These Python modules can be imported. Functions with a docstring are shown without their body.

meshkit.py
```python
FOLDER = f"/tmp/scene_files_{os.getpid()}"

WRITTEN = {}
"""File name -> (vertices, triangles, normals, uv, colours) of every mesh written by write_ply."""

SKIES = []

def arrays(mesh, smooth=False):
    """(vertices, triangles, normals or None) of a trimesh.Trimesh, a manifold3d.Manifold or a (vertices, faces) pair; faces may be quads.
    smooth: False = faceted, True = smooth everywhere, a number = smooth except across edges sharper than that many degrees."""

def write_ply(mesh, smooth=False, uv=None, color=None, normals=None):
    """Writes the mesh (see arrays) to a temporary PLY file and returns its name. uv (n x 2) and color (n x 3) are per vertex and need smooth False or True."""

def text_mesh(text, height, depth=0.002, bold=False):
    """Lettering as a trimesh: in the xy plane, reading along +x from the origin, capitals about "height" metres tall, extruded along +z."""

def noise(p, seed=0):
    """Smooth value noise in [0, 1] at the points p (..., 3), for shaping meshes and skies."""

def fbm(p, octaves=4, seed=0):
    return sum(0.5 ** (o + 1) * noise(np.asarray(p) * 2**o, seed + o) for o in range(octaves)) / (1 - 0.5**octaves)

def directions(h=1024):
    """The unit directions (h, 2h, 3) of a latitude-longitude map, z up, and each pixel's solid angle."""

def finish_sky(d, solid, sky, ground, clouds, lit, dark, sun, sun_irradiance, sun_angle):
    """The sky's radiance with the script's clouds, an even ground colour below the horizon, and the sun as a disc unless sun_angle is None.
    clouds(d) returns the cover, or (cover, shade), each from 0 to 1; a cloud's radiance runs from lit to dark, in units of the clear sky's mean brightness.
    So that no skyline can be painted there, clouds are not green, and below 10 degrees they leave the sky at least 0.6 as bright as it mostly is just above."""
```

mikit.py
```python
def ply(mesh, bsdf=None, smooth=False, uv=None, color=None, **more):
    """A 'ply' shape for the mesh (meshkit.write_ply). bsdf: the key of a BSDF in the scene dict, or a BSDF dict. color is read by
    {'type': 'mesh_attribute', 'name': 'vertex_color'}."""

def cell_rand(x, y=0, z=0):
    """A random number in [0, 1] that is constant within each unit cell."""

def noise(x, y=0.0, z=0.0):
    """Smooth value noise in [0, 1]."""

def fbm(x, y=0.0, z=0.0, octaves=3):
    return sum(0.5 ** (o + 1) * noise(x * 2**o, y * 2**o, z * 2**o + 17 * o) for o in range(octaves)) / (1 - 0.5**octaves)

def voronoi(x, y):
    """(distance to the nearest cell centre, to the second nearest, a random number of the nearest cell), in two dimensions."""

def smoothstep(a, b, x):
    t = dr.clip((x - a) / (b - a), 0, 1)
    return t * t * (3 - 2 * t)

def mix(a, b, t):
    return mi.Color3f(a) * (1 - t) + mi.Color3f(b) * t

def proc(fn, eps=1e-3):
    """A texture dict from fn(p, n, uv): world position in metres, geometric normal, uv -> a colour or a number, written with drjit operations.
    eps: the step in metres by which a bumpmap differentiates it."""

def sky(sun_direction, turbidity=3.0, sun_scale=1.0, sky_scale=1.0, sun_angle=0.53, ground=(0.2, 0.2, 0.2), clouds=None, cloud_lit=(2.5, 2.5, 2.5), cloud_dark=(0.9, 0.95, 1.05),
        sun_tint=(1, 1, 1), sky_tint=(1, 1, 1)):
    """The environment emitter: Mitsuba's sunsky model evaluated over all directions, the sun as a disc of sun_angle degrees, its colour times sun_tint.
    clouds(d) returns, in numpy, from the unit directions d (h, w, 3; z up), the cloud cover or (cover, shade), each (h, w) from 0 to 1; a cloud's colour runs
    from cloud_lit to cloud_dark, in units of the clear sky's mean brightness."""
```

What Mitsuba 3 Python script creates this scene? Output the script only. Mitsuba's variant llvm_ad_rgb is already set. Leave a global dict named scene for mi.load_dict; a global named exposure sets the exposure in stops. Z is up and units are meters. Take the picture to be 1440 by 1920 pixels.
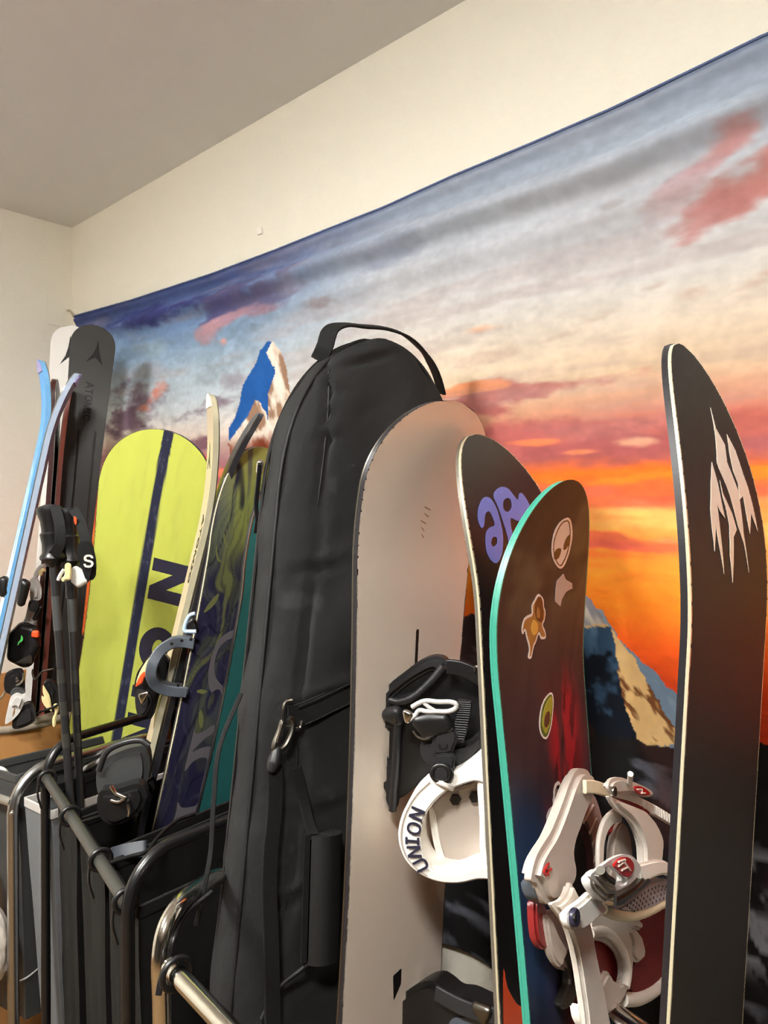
import math, random, numpy as np, trimesh, mitsuba as mi, mikit, meshkit
from shapely.geometry import Polygon, Point, LineString, MultiPolygon
from shapely import affinity
from shapely.ops import unary_union
random.seed(7); np.random.seed(7)
T4 = mi.ScalarTransform4f
scene, labels = {}, {}

# ------------------------------------------------------------------ camera, light, exposure
EYE = [0.0, 0.0, 1.4]
LOOK = [-0.68453593, 0.72895673, -0.00571419]
scene['camera'] = {'type': 'perspective', 'fov': 2 * math.degrees(math.atan(720 / 1400.0)), 'fov_axis': 'x',
                   'near_clip': 0.02, 'far_clip': 50.0,
                   'to_world': T4().look_at(origin=EYE, target=[EYE[i] + LOOK[i] for i in range(3)], up=[0, 0, 1])}
exposure = 3.03
CEIL = 2.44
UNSEEN_LAMP = dict(at=(0.0, -0.40), r=0.17, rgb=(24.5, 24.1, 23.0))  # unseen lamp above and behind the camera, lights the boards and tapestry
UNSEEN_LAMP2 = dict(at=(-1.25, -0.55), r=0.22, rgb=(24.5, 24.2, 23.0))  # unseen lamp, placed to brighten the left wall and corner

# ------------------------------------------------------------------ helpers
def lin(c):
    c = np.asarray(c, float) / 255.0
    return np.where(c <= 0.04045, c / 12.92, ((c + 0.055) / 1.055) ** 2.4)

def M(name, rgb, rough=0.5, metal=0.0, spec=0.5, bump=None, tex=None, scale=1.0, **k):
    base = tex if tex is not None else {'type': 'rgb', 'value': lin(rgb).tolist()}
    d = {'type': 'principled', 'base_color': base, 'roughness': rough, 'metallic': metal, 'specular': spec, **k}
    d = {'type': 'twosided', 'b': d}
    if bump is not None:
        d = {'type': 'bumpmap', 'arbitrary': mikit.proc(bump), 'scale': scale, 'b': d}
    scene['m_' + name] = d
    return 'm_' + name

def key_for(k):
    if k not in scene and not any(x.startswith(k + '__') for x in scene):
        return k
    i = 1
    while f'{k}_{i:03d}' in scene or any(x.startswith(f'{k}_{i:03d}__') for x in scene):
        i += 1
    return f'{k}_{i:03d}'

def L(k, label, cat, group=None):
    labels[k] = {'label': label, 'category': cat}
    if group: labels[k]['group'] = group
    return k

def put(parent, name, mesh, bsdf, smooth=32, color=None, label=None):
    k = key_for(parent + '__' + name if parent else name)
    scene[k] = mikit.ply(mesh, bsdf, smooth=True if color is not None else smooth, color=color)
    if label: labels[k] = {'label': label}
    return k

def struct(k, mesh, bsdf, smooth=False):
    scene[k] = mikit.ply(mesh, bsdf, smooth=smooth); labels[k] = {'kind': 'structure'}
    return k

def fixm(m):
    if m.volume < 0: m.invert()
    return m

def cat(*ms):
    out = []
    for m in ms: out += list(m) if isinstance(m, (list, tuple)) else [m]
    return trimesh.util.concatenate(out)

def box(x0, x1, y0, y1, z0, z1):
    return trimesh.creation.box(bounds=[[x0, y0, z0], [x1, y1, z1]])

def catmull(P, n=10, closed=False):
    P = np.asarray(P, float)
    if len(P) < 3 and not closed:
        return np.array([P[0] + (P[-1] - P[0]) * t for t in np.linspace(0, 1, n + 1)])
    Q = np.vstack([P[-1:], P, P[:2]]) if closed else np.vstack([2 * P[0] - P[1], P, 2 * P[-1] - P[-2]])
    out = []
    for i in range(1, len(Q) - 2):
        a, b, c, d = Q[i - 1:i + 3]
        for t in np.linspace(0, 1, n, endpoint=False):
            out.append(0.5 * (2 * b + (c - a) * t + (2 * a - 5 * b + 4 * c - d) * t * t + (3 * b - a - 3 * c + d) * t ** 3))
    if not closed: out.append(P[-1])
    return np.array(out)

def rrect(w, h, r=None, n=4):
    r = min(w, h) * 0.49 if r is None else min(r, min(w, h) * 0.49)
    pts = []
    for cx, cy, a0 in ((w/2-r, h/2-r, 0), (-w/2+r, h/2-r, 90), (-w/2+r, -h/2+r, 180), (w/2-r, -h/2+r, 270)):
        for a in np.linspace(a0, a0 + 90, n): pts.append((cx + r*math.cos(math.radians(a)), cy + r*math.sin(math.radians(a))))
    return np.array(pts)

def circ(r, n=12):
    a = np.linspace(0, 2*np.pi, n, endpoint=False)
    return np.stack([r*np.cos(a), r*np.sin(a)], 1)

def sweep(path, prof, up=(0, 0, 1), closed=False, scale=None):
    """profile (side, up) carried along the path; up: one vector or one per point"""
    P = np.asarray(path, float); n = len(P); prof = np.asarray(prof, float); m = len(prof)
    t = np.roll(P, -1, 0) - np.roll(P, 1, 0)
    if not closed: t[0] = P[1] - P[0]; t[-1] = P[-1] - P[-2]
    t /= np.linalg.norm(t, axis=1, keepdims=True) + 1e-12
    U = np.broadcast_to(np.asarray(up, float), P.shape).copy()
    U -= t * (U * t).sum(1, keepdims=True)
    for i in range(n):
        if np.linalg.norm(U[i]) < 1e-3: U[i] = U[i-1] if i else np.cross(t[i], [1, 0.3, 0.2])
    U /= np.linalg.norm(U, axis=1, keepdims=True)
    S = np.cross(t, U)
    sc = np.ones((n, 2)) if scale is None else np.asarray(scale, float).reshape(n, -1) * np.ones((1, 2))
    V = P[:, None] + S[:, None] * (prof[None, :, :1] * sc[:, None, :1]) + U[:, None] * (prof[None, :, 1:] * sc[:, None, 1:])
    V = V.reshape(-1, 3); F = []
    for i in range(n if closed else n - 1):
        a, b = i * m, ((i + 1) % n) * m
        for j in range(m):
            k = (j + 1) % m
            F += [[a+j, a+k, b+k], [a+j, b+k, b+j]]
    if not closed:
        V = np.vstack([V, P[:1], P[-1:]]); c0, c1 = len(V) - 2, len(V) - 1
        for j in range(m):
            k = (j + 1) % m
            F += [[c0, k, j], [c1, (n-1)*m + j, (n-1)*m + k]]
    return fixm(trimesh.Trimesh(V, F, process=False))

def tube(path, r, n=12, closed=False, sm=0):
    P = catmull(path, sm, closed) if sm else np.asarray(path, float)
    # parallel-transported frame
    t = np.diff(P, axis=0); t /= np.linalg.norm(t, axis=1, keepdims=True) + 1e-12
    u = np.cross(t[0], [0.31, 0.17, 0.93]); u /= np.linalg.norm(u); U = [u]
    for i in range(1, len(P)):
        q = t[min(i, len(t) - 1)]; u = U[-1] - q * (U[-1] @ q); U.append(u / (np.linalg.norm(u) + 1e-12))
    return sweep(P, circ(r, n), np.array(U), closed)

def strap(path, w, th, up, sm=8, r=None):
    """flat band: th along up, w across"""
    P = catmull(path, sm) if sm else np.asarray(path, float)
    U = up
    if np.ndim(up) == 2:
        U = catmull(up, sm) if sm else up
    return sweep(P, rrect(w, th, r if r else th * 0.45), U)

def poly_clean(p):
    p = p.buffer(0)
    return list(p.geoms) if hasattr(p, 'geoms') else [p]

def plate(poly, th, o, ex, ey, bevel=0.0, center=True):
    """extruded polygon in the frame (o, ex, ey); thickness along ex x ey"""
    ex = np.asarray(ex, float) / np.linalg.norm(ex); ey = np.asarray(ey, float) - ex * (np.asarray(ey, float) @ ex); ey /= np.linalg.norm(ey)
    ez = np.cross(ex, ey); ms = []
    for g in poly_clean(poly):
        if g.area < 1e-9: continue
        if bevel > 0:
            inner = g.buffer(-bevel)
            ms.append(trimesh.creation.extrude_polygon(g, th - 2*bevel, engine='earcut').apply_translation([0, 0, bevel]))
            for q in poly_clean(inner):
                if q.area > 1e-9: ms.append(trimesh.creation.extrude_polygon(q, th, engine='earcut'))
        else:
            ms.append(trimesh.creation.extrude_polygon(g, th, engine='earcut'))
    m = cat(ms)
    if center: m.apply_translation([0, 0, -th/2])
    X = np.eye(4); X[:3, 0], X[:3, 1], X[:3, 2], X[:3, 3] = ex, ey, ez, o
    return fixm(m.apply_transform(X))

def spoly(pts, n=6, closed=True):
    return Polygon(catmull(np.asarray(pts, float)[:, :2], n, closed)).buffer(0)

def soft_plate(pts3, th, nrm, n=6, holes=(), smooth=True, bulge=0.0, bevel=0.003):
    """plate through coplanar world points, outline smoothed"""
    P = np.asarray(pts3, float); o = P.mean(0); nrm = np.asarray(nrm, float) / np.linalg.norm(nrm)
    ex = np.cross([0, 0, 1], nrm); ex = ex / np.linalg.norm(ex) if np.linalg.norm(ex) > 1e-3 else np.array([1.0, 0, 0])
    ey = np.cross(nrm, ex)
    def loc(q): q = np.asarray(q, float) - o; return np.stack([q @ ex, q @ ey], 1)
    poly = (spoly(loc(P), n) if smooth else Polygon(loc(P)).buffer(0))
    for h in holes:
        poly = poly.difference(spoly(loc(h), n) if smooth else Polygon(loc(h)).buffer(0))
    return plate(poly, th, o, ex, ey, bevel)

def hull(points, radii, sub=1):
    s = trimesh.creation.icosphere(subdivisions=sub)
    return trimesh.convex.convex_hull(np.vstack([s.vertices * r + np.asarray(p) for p, r in zip(points, radii if np.ndim(radii) else [radii]*len(points))]))

def loft(rings, cap=True):
    R = np.asarray(rings, float); n, m = R.shape[:2]; V = R.reshape(-1, 3); F = []
    for i in range(n - 1):
        for j in range(m):
            k = (j + 1) % m
            F += [[i*m+j, i*m+k, (i+1)*m+k], [i*m+j, (i+1)*m+k, (i+1)*m+j]]
    if cap:
        V = np.vstack([V, R[0].mean(0), R[-1].mean(0)])
        for j in range(m):
            k = (j + 1) % m
            F += [[len(V)-2, k, j], [len(V)-1, (n-1)*m+j, (n-1)*m+k]]
    return fixm(trimesh.Trimesh(V, F, process=False))

def disc(c, nrm, r, th, n=24, bev=0.2):
    c = np.asarray(c, float); nrm = np.asarray(nrm, float) / np.linalg.norm(nrm)
    return sweep(np.array([c - nrm*th/2, c - nrm*th*(.5-bev), c + nrm*th*(.5-bev), c + nrm*th/2]), circ(r, n), np.cross(nrm, [0.2, 0.5, 0.9]), scale=[.9, 1, 1, .9])

def fb(x, y, o=4, seed=0, z=0.0):
    return meshkit.fbm(np.stack([x, y, np.full_like(x, z)], -1), o, seed)

def ss(a, b, x):
    t = np.clip((x - a) / (b - a), 0, 1); return t*t*(3-2*t)

def mixc(a, b, t):
    return np.asarray(a) * (1 - t[..., None]) + np.asarray(b) * t[..., None]

def inside(poly, x, y):
    import shapely
    return shapely.contains_xy(poly, x.ravel(), y.ravel()).reshape(x.shape)

# ------------------------------------------------------------------ boards and skis: poses, sizes and builder
BOARDS = {'peaks': {'tip': [-0.235, 0.7487, 1.5602], 'tail': [-0.3165, 0.7531, 0.015], 'yaw': 91.93, 'flip': 1, 'wn': 0.1163, 'ww': 0.1163, 'wt': 0.1256, 'nh': 0.0644, 'ln': 0.2241, 'pn': 1.9035, 'lc': 0.279, 'thick': 0.009},
    'cream': {'tip': [-0.7617, 0.9049, 1.563], 'tail': [-0.7913, 0.8137, 0.015], 'yaw': 95.1, 'flip': -1, 'wn': 0.159, 'ww': 0.128, 'wt': 0.15, 'nh': 0.06, 'ln': 0.1364, 'pn': 2.107, 'lc': 0.26, 'thick': 0.009},
    'blue': {'tip': [-0.6161, 0.9459, 1.517], 'tail': [-0.5529, 0.9835, 0.015], 'yaw': 91.48, 'flip': 1, 'wn': 0.125, 'ww': 0.125, 'wt': 0.14, 'nh': 0.0752, 'ln': 0.1946, 'pn': 2.1, 'lc': 0.26, 'thick': 0.009},
    'stick': {'tip': [-0.5627, 0.8883, 1.4264], 'tail': [-0.3375, 0.7534, 0.015], 'yaw': 98.17, 'flip': -1, 'wn': 0.1405, 'ww': 0.12, 'wt': 0.138, 'nh': 0.0658, 'ln': 0.186, 'pn': 2.1, 'lc': 0.26, 'thick': 0.009},
    'yellow': {'tip': [-1.6242, 0.9577, 1.585], 'tail': [-2.0164, 0.9744, 0.45], 'yaw': 38, 'flip': 1, 'wn': 0.145, 'ww': 0.125, 'wt': 0.14, 'nh': 0.0151, 'ln': 0.1658, 'pn': 2.3, 'lc': 0.26, 'thick': 0.009},
    'tattoo': {'tip': [-1.2665, 1.0286, 1.5238], 'tail': [-1.4753, 0.8077, 0.16], 'yaw': 93.93, 'flip': 1, 'wn': 0.14, 'ww': 0.122, 'wt': 0.138, 'nh': 0.0569, 'ln': 0.2046, 'pn': 2.1, 'lc': 0.26, 'thick': 0.008},
    'teal': {'tip': [-1.1889, 1.0498, 1.4508], 'tail': [-1.4396, 0.936, 0.35], 'yaw': 95.3, 'flip': 1, 'wn': 0.14, 'ww': 0.122, 'wt': 0.138, 'nh': 0.0827, 'ln': 0.1951, 'pn': 2.1, 'lc': 0.26, 'thick': 0.008},
    'darkski': {'tip': [-2.129, 1.0229, 1.9264], 'tail': [-2.2035, 0.8704, 0.1499], 'yaw': 64, 'flip': -1, 'wn': 0.061, 'ww': 0.047, 'wt': 0.056, 'ln': 0.06, 'lt': 0.05, 'pn': 2.3, 'lc': 0.26, 'thick': 0.014, 'nh': 0.045},
    'whiteski': {'tip': [-2.2614, 1.0222, 1.9496], 'tail': [-2.3261, 0.8783, 0.0976], 'yaw': 62, 'flip': -1, 'wn': 0.061, 'ww': 0.047, 'wt': 0.056, 'ln': 0.06, 'lt': 0.05, 'pn': 2.3, 'lc': 0.26, 'thick': 0.014, 'nh': 0.03},
    'redski': {'tip': [-2.1339, 0.921, 1.7651], 'tail': [-2.1329, 0.7997, 0.1729], 'yaw': 150, 'flip': 1, 'wn': 0.05, 'ww': 0.04, 'wt': 0.045, 'ln': 0.06, 'lt': 0.05, 'pn': 2.3, 'lc': 0.26, 'thick': 0.014, 'nh': 0.012},
    'redski2': {'tip': [-2.1205, 0.9335, 1.7499], 'tail': [-2.1201, 0.8117, 0.1729], 'yaw': 156, 'flip': -1, 'wn': 0.05, 'ww': 0.04, 'wt': 0.045, 'ln': 0.06, 'lt': 0.05, 'pn': 2.3, 'lc': 0.26, 'thick': 0.014, 'nh': 0.012},
    'blueski': {'tip': [-1.9537, 0.8433, 1.7705], 'tail': [-2.149, 0.5795, 0.2627], 'yaw': 164, 'flip': 1, 'wn': 0.055, 'ww': 0.04, 'wt': 0.05, 'ln': 0.06, 'lt': 0.05, 'pn': 2.3, 'lc': 0.2, 'thick': 0.015, 'nh': 0.045},
    'blueski2': {'tip': [-1.9455, 0.8509, 1.7594], 'tail': [-2.1312, 0.5962, 0.2627], 'yaw': 154, 'flip': -1, 'wn': 0.055, 'ww': 0.04, 'wt': 0.05, 'ln': 0.06, 'lt': 0.05, 'pn': 2.3, 'lc': 0.2, 'thick': 0.015, 'nh': 0.034},
    'tanski': {'tip': [-1.3295, 0.9483, 1.6286], 'tail': [-1.517, 0.7637, 0.55], 'yaw': 153, 'flip': 1, 'wn': 0.061, 'ww': 0.047, 'wt': 0.056, 'ln': 0.06, 'lt': 0.05, 'pn': 2.3, 'lc': 0.3, 'thick': 0.014, 'nh': 0.05},
    'tanski2': {'tip': [-1.3194, 0.9576, 1.6126], 'tail': [-1.5025, 0.7773, 0.55], 'yaw': 150, 'flip': -1, 'wn': 0.061, 'ww': 0.047, 'wt': 0.056, 'ln': 0.06, 'lt': 0.05, 'pn': 2.3, 'lc': 0.22, 'thick': 0.014, 'nh': 0.042}}

class Board:
    def __init__(s, tip, tail, yaw, flip, wn=.15, ww=.127, wt=.148, ln=.22, lt=.2, pn=2.2, lc=.26, nh=.06, tl=.05, thick=.009):
        s.__dict__.update(wn=wn, ww=ww, wt=wt, ln=ln, lt=lt, pn=pn, lc=lc, nh=nh, tl=tl, thick=thick)
        s.T = np.asarray(tip, float); s.B = np.asarray(tail, float); d = s.B - s.T; s.L = float(np.linalg.norm(d)); s.l = d / s.L
        w = np.array([math.cos(math.radians(yaw)), math.sin(math.radians(yaw)), 0]); w -= s.l * (w @ s.l); s.w = w / np.linalg.norm(w)
        s.n = np.cross(s.w, s.l) * flip
    def hw(b, s):
        s = np.asarray(s, float); m = b.L * .52
        side = np.where(s < m, b.ww + (b.wn-b.ww)*((m-s)/(m-b.ln))**2, b.ww + (b.wt-b.ww)*((s-m)/(b.L-b.lt-m))**2)
        side = np.minimum(side, np.where(s < m, b.wn, b.wt))
        k = np.clip((b.ln-s)/b.ln, 0, 1); k2 = np.clip((s-(b.L-b.lt))/b.lt, 0, 1)
        return side*np.sqrt(1-k**b.pn)*np.sqrt(1-k2**b.pn)
    def rise(b, s):
        s = np.asarray(s, float)
        return b.nh*np.clip((b.lc-s)/b.lc, 0, 1)**2 + b.tl*np.clip((s-(b.L-b.lc))/b.lc, 0, 1)**2
    def P(b, s, v, h=0.0):
        s, v = np.asarray(s, float), np.asarray(v, float)
        return b.T + s[..., None]*b.l + v[..., None]*b.w + (b.rise(s)+h)[..., None]*b.n
    def q(b, n):
        u = np.linspace(0, np.pi, n); c = (1-np.cos(u))/2
        return (0.55*c + 0.45*np.linspace(0, 1, n)) * b.L * 0.9996 + b.L*0.0002

BD = {k: Board(**d) for k, d in BOARDS.items()}

def face_mesh(b, side, ns, nt):
    s = b.q(ns)[:, None]; t = np.linspace(-1, 1, nt)[None]
    S = np.broadcast_to(s, (ns, nt)); V = t * b.hw(s)
    P = b.P(S, V, side*b.thick/2)
    i = np.arange(ns*nt).reshape(ns, nt)
    F = np.concatenate([np.stack([i[:-1, :-1], i[1:, :-1], i[1:, 1:]], -1).reshape(-1, 3), np.stack([i[:-1, :-1], i[1:, 1:], i[:-1, 1:]], -1).reshape(-1, 3)])
    m = trimesh.Trimesh(P.reshape(-1, 3), F, process=False)
    if (m.face_normals[m.area_faces > 1e-9].mean(0) @ b.n) * side < 0: m.invert()
    return m, S, V

def edge_mesh(b, h0, h1, out=0.0, n=140):
    s = b.q(n); w = b.hw(s)
    s2 = np.r_[s, s[::-1]]; v2 = np.r_[-w, w[::-1]]
    so = np.r_[s, s[::-1]] + 0; vo = v2 + np.sign(v2)*out
    m = len(s2); A = b.P(so, vo, h0); Bq = b.P(so, vo, h1)
    A0 = b.P(s2, v2*0.985, h0); B0 = b.P(s2, v2*0.985, h1)
    V = np.vstack([A0, A, Bq, B0]); F = []
    for r in range(3):
        for j in range(m):
            k = (j+1) % m
            F += [[r*m+j, r*m+k, (r+1)*m+k], [r*m+j, (r+1)*m+k, (r+1)*m+j]]
    t = trimesh.Trimesh(V, F, process=False)
    c = b.P(s, 0*s, (h0+h1)/2).mean(0)
    if ((t.triangles_center - b.P(np.clip((t.triangles_center-b.T)@b.l, 0, b.L), np.zeros(len(t.faces)))) * t.face_normals).sum() < 0: t.invert()
    return t

def decal(b, poly, side, lift=0.0004, th=0.0004, me=0.02):
    ms = []
    for g in poly_clean(poly):
        if g.area < 1e-8: continue
        m = trimesh.creation.extrude_polygon(g, th, engine='earcut')
        v, f = trimesh.remesh.subdivide_to_size(m.vertices, m.faces, me, max_iter=12)
        ms.append(trimesh.Trimesh(b.P(v[:, 1], v[:, 0], side*(b.thick/2 + lift + v[:, 2])), f, process=False))
    m = cat(ms)
    return fixm(m)

def build_board(name, bk, deck, base, wall, metal, deck_color=None, base_color=None, ns=90, nt=13, split=.0028, out=.0006):
    b = BD[bk]
    for side, nm, mat_, cf in ((1, 'deck', deck, deck_color), (-1, 'base', base, base_color)):
        hi = cf is not None
        m, S, V = face_mesh(b, side, 420 if hi else ns, 76 if hi else nt)
        put(name, nm, m, mat_, 60, color=None if not hi else cf(S.ravel(), V.ravel()))
    h = b.thick/2
    put(name, 'sidewall', edge_mesh(b, -h+split, h, out), wall, 40)
    put(name, 'metal_edge', edge_mesh(b, -h, -h+split, out+.0004), metal, 40)
    return b

# ------------------------------------------------------------------ materials
VC = {'type': 'mesh_attribute', 'name': 'vertex_color'}
def wall_tex(p, n, uv):
    g = mikit.fbm(p.x*1.3+4, p.y*1.3, p.z*1.3, 3)
    f = mikit.noise(p.x*160, p.y*160, p.z*160)
    return mikit.mix(lin((226, 220, 205)).tolist(), lin((232, 227, 213)).tolist(), g) * (0.985 + 0.03*f)
M('wall', None, .75, spec=.2, tex=mikit.proc(wall_tex))
M('wall_dim', (74, 70, 66), .8, spec=.1)  # dark colour of the unseen walls, chosen to cut bounced light
M('ceiling', (212, 211, 209), .85, spec=.15)
def floor_tex(p, n, uv):
    a = mikit.fbm(p.x*55, p.y*55, 0, 3); c = mikit.noise(p.x*400, p.y*400, 3)
    return mikit.mix(lin((84, 66, 46)).tolist(), lin((132, 106, 76)).tolist(), 0.6*a + 0.4*c)
M('carpet', None, .95, spec=.05, tex=mikit.proc(floor_tex))
M('cloth_print', None, .8, spec=.15, tex=VC, sheen=.15)
M('print_matte', None, .75, spec=.1, tex=VC)
M('print', None, .5, spec=.12, tex=VC)
M('gloss_black', (26, 24, 24), .32, spec=.4)
M('base_black', (36, 34, 33), .55, spec=.14)
M('edge_grey', (120, 114, 104), .35, .4)
M('blue_black', (24, 23, 24), .32, spec=.35)
M('sidewall_black', (30, 28, 32), .4)
M('steel', (190, 186, 176), .28, 1.0)
M('steel_dark', (120, 116, 108), .35, 1.0)
M('edge_pale', (206, 198, 168), .3, .35)
M('chrome', (225, 222, 215), .12, 1.0)
M('alu', (176, 176, 176), .3, 1.0)
M('black_tube', (17, 17, 18), .3, spec=.5)
M('rod_grey', (60, 60, 57), .4, .4)
M('cream_sheet', (236, 220, 204), .24, spec=.4)
M('teal_wall', (52, 138, 118), .4)
M('teal_base', (52, 124, 124), .7, spec=.1)
M('white_print', (226, 214, 200), .35)
M('periwinkle', (104, 118, 196), .3)
M('navy_print', (38, 38, 56), .35)
M('grey_print', (136, 130, 136), .35)
M('white_plastic', (232, 228, 220), .35, clearcoat=.2)
M('offwhite', (206, 198, 188), .45)
M('warmgrey', (176, 164, 154), .5)
M('pinkgrey', (150, 128, 122), .55)
M('yellowed', (216, 206, 176), .45)
M('black_plastic', (17, 17, 18), .38)
M('dark_plastic', (30, 30, 32), .45)
M('slate_plastic', (70, 76, 84), .42)
M('mid_grey', (56, 57, 57), .5)
M('red_plastic', (124, 30, 30), .4)
M('red_emblem', (166, 34, 34), .3)
M('red_foam', (96, 22, 22), .7)
M('orange', (232, 84, 40), .4)
M('green', (80, 190, 90), .4)
M('cream_plastic', (222, 204, 150), .45)
M('silver_plastic', (196, 194, 190), .42, .1)
M('dark_ski', (62, 62, 60), .38)
M('ski_logo', (24, 23, 24), .4)
M('white_ski', (226, 222, 216), .3)
M('tan_ski', (176, 160, 134), .35)
M('maroon', (60, 26, 24), .35)
M('redwood', (122, 60, 46), .4)
M('lavender', (148, 142, 190), .4)
M('sticker_white', (214, 204, 198), .4)
M('sticker_grey', (176, 164, 158), .5)
M('avocado', (150, 148, 50), .4)
M('avocado_dark', (76, 92, 40), .4)
M('pit', (84, 52, 30), .4)
M('tan_sticker', (150, 110, 58), .4)
M('brown_sticker', (82, 50, 28), .4)
M('gold_sticker', (206, 162, 74), .4)
M('glass_print', (110, 100, 88), .4)
M('paper', (226, 222, 214), .6)
def weave(p, n, uv):
    return 0.5*mikit.noise(p.x*900, p.y*900, p.z*900) + 1.5*mikit.fbm(p.x*30, p.y*30, p.z*30, 3)
def bag_tex(p, n, uv):
    g = mikit.fbm(p.x*7+2, p.y*7, p.z*7, 3); d = mikit.smoothstep(.66, .8, mikit.fbm(p.x*21, p.y*21+9, p.z*16, 3))
    return mikit.mix(lin((30, 30, 30)).tolist(), lin((39, 39, 39)).tolist(), g) * (1 + 0.7*d)
M('bag_fabric', None, .7, spec=.2, tex=mikit.proc(bag_tex), bump=weave, scale=.0012)
M('bag_trim', (18, 18, 18), .6, spec=.35)
M('webbing', (22, 22, 22), .75, spec=.25, bump=lambda p, n, uv: mikit.noise(p.x*700, p.y*700, p.z*1500), scale=.0006)
M('hamper_dark', (23, 23, 22), .85, spec=.2, bump=weave, scale=.0014)
M('hamper_grey', (104, 106, 108), .85, spec=.2, bump=weave, scale=.0012)
M('hamper_hem', (176, 172, 168), .8, spec=.2)
M('cardboard', (178, 128, 78), .9, spec=.1)
M('card_edge', (150, 138, 122), .8)
M('white_bag', (226, 216, 204), .6)
M('mesh_grey', (150, 142, 146), .8)
M('hole_dark', (60, 54, 58), .9)
M('lamp_rim', (230, 228, 222), .5)

# ------------------------------------------------------------------ setting
X0, X1, Y0, Y1 = -2.75, 2.6, -3.6, 1.234
def wallq(a, b, c, d): return trimesh.Trimesh([a, b, c, d], [[0, 1, 2], [0, 2, 3]], process=False)
def slab(x0, x1, y0, y1, z0, z1): return box(x0, x1, y0, y1, z0, z1)
struct('floor', slab(X0-.1, X1+.1, Y0-.1, Y1+.1, -.1, 0), 'm_carpet')
struct('ceiling', slab(X0-.1, X1+.1, Y0-.1, Y1+.1, CEIL, CEIL+.1), 'm_ceiling')
struct('wall_back', slab(X0-.1, X1+.1, Y1, Y1+.1, 0, CEIL), 'm_wall')
struct('wall_left', slab(X0-.1, X0, Y0, Y1, 0, CEIL), 'm_wall')
struct('unseen_wall_right', slab(X1, X1+.1, Y0, Y1, 0, CEIL), 'm_wall_dim')  # unseen wall out of view, kept dark to cut bounce
struct('unseen_wall_front', slab(X0-.1, X1+.1, Y0-.1, Y0, 0, CEIL), 'm_wall_dim')  # unseen wall behind the camera, set far back and dark to cut bounce
struct('baseboard_back', slab(X0, X1, Y1-.014, Y1, 0, .09), 'm_white_plastic')
struct('baseboard_left', slab(X0, X0+.014, Y0, Y1-.014, 0, .09), 'm_white_plastic')

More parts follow.
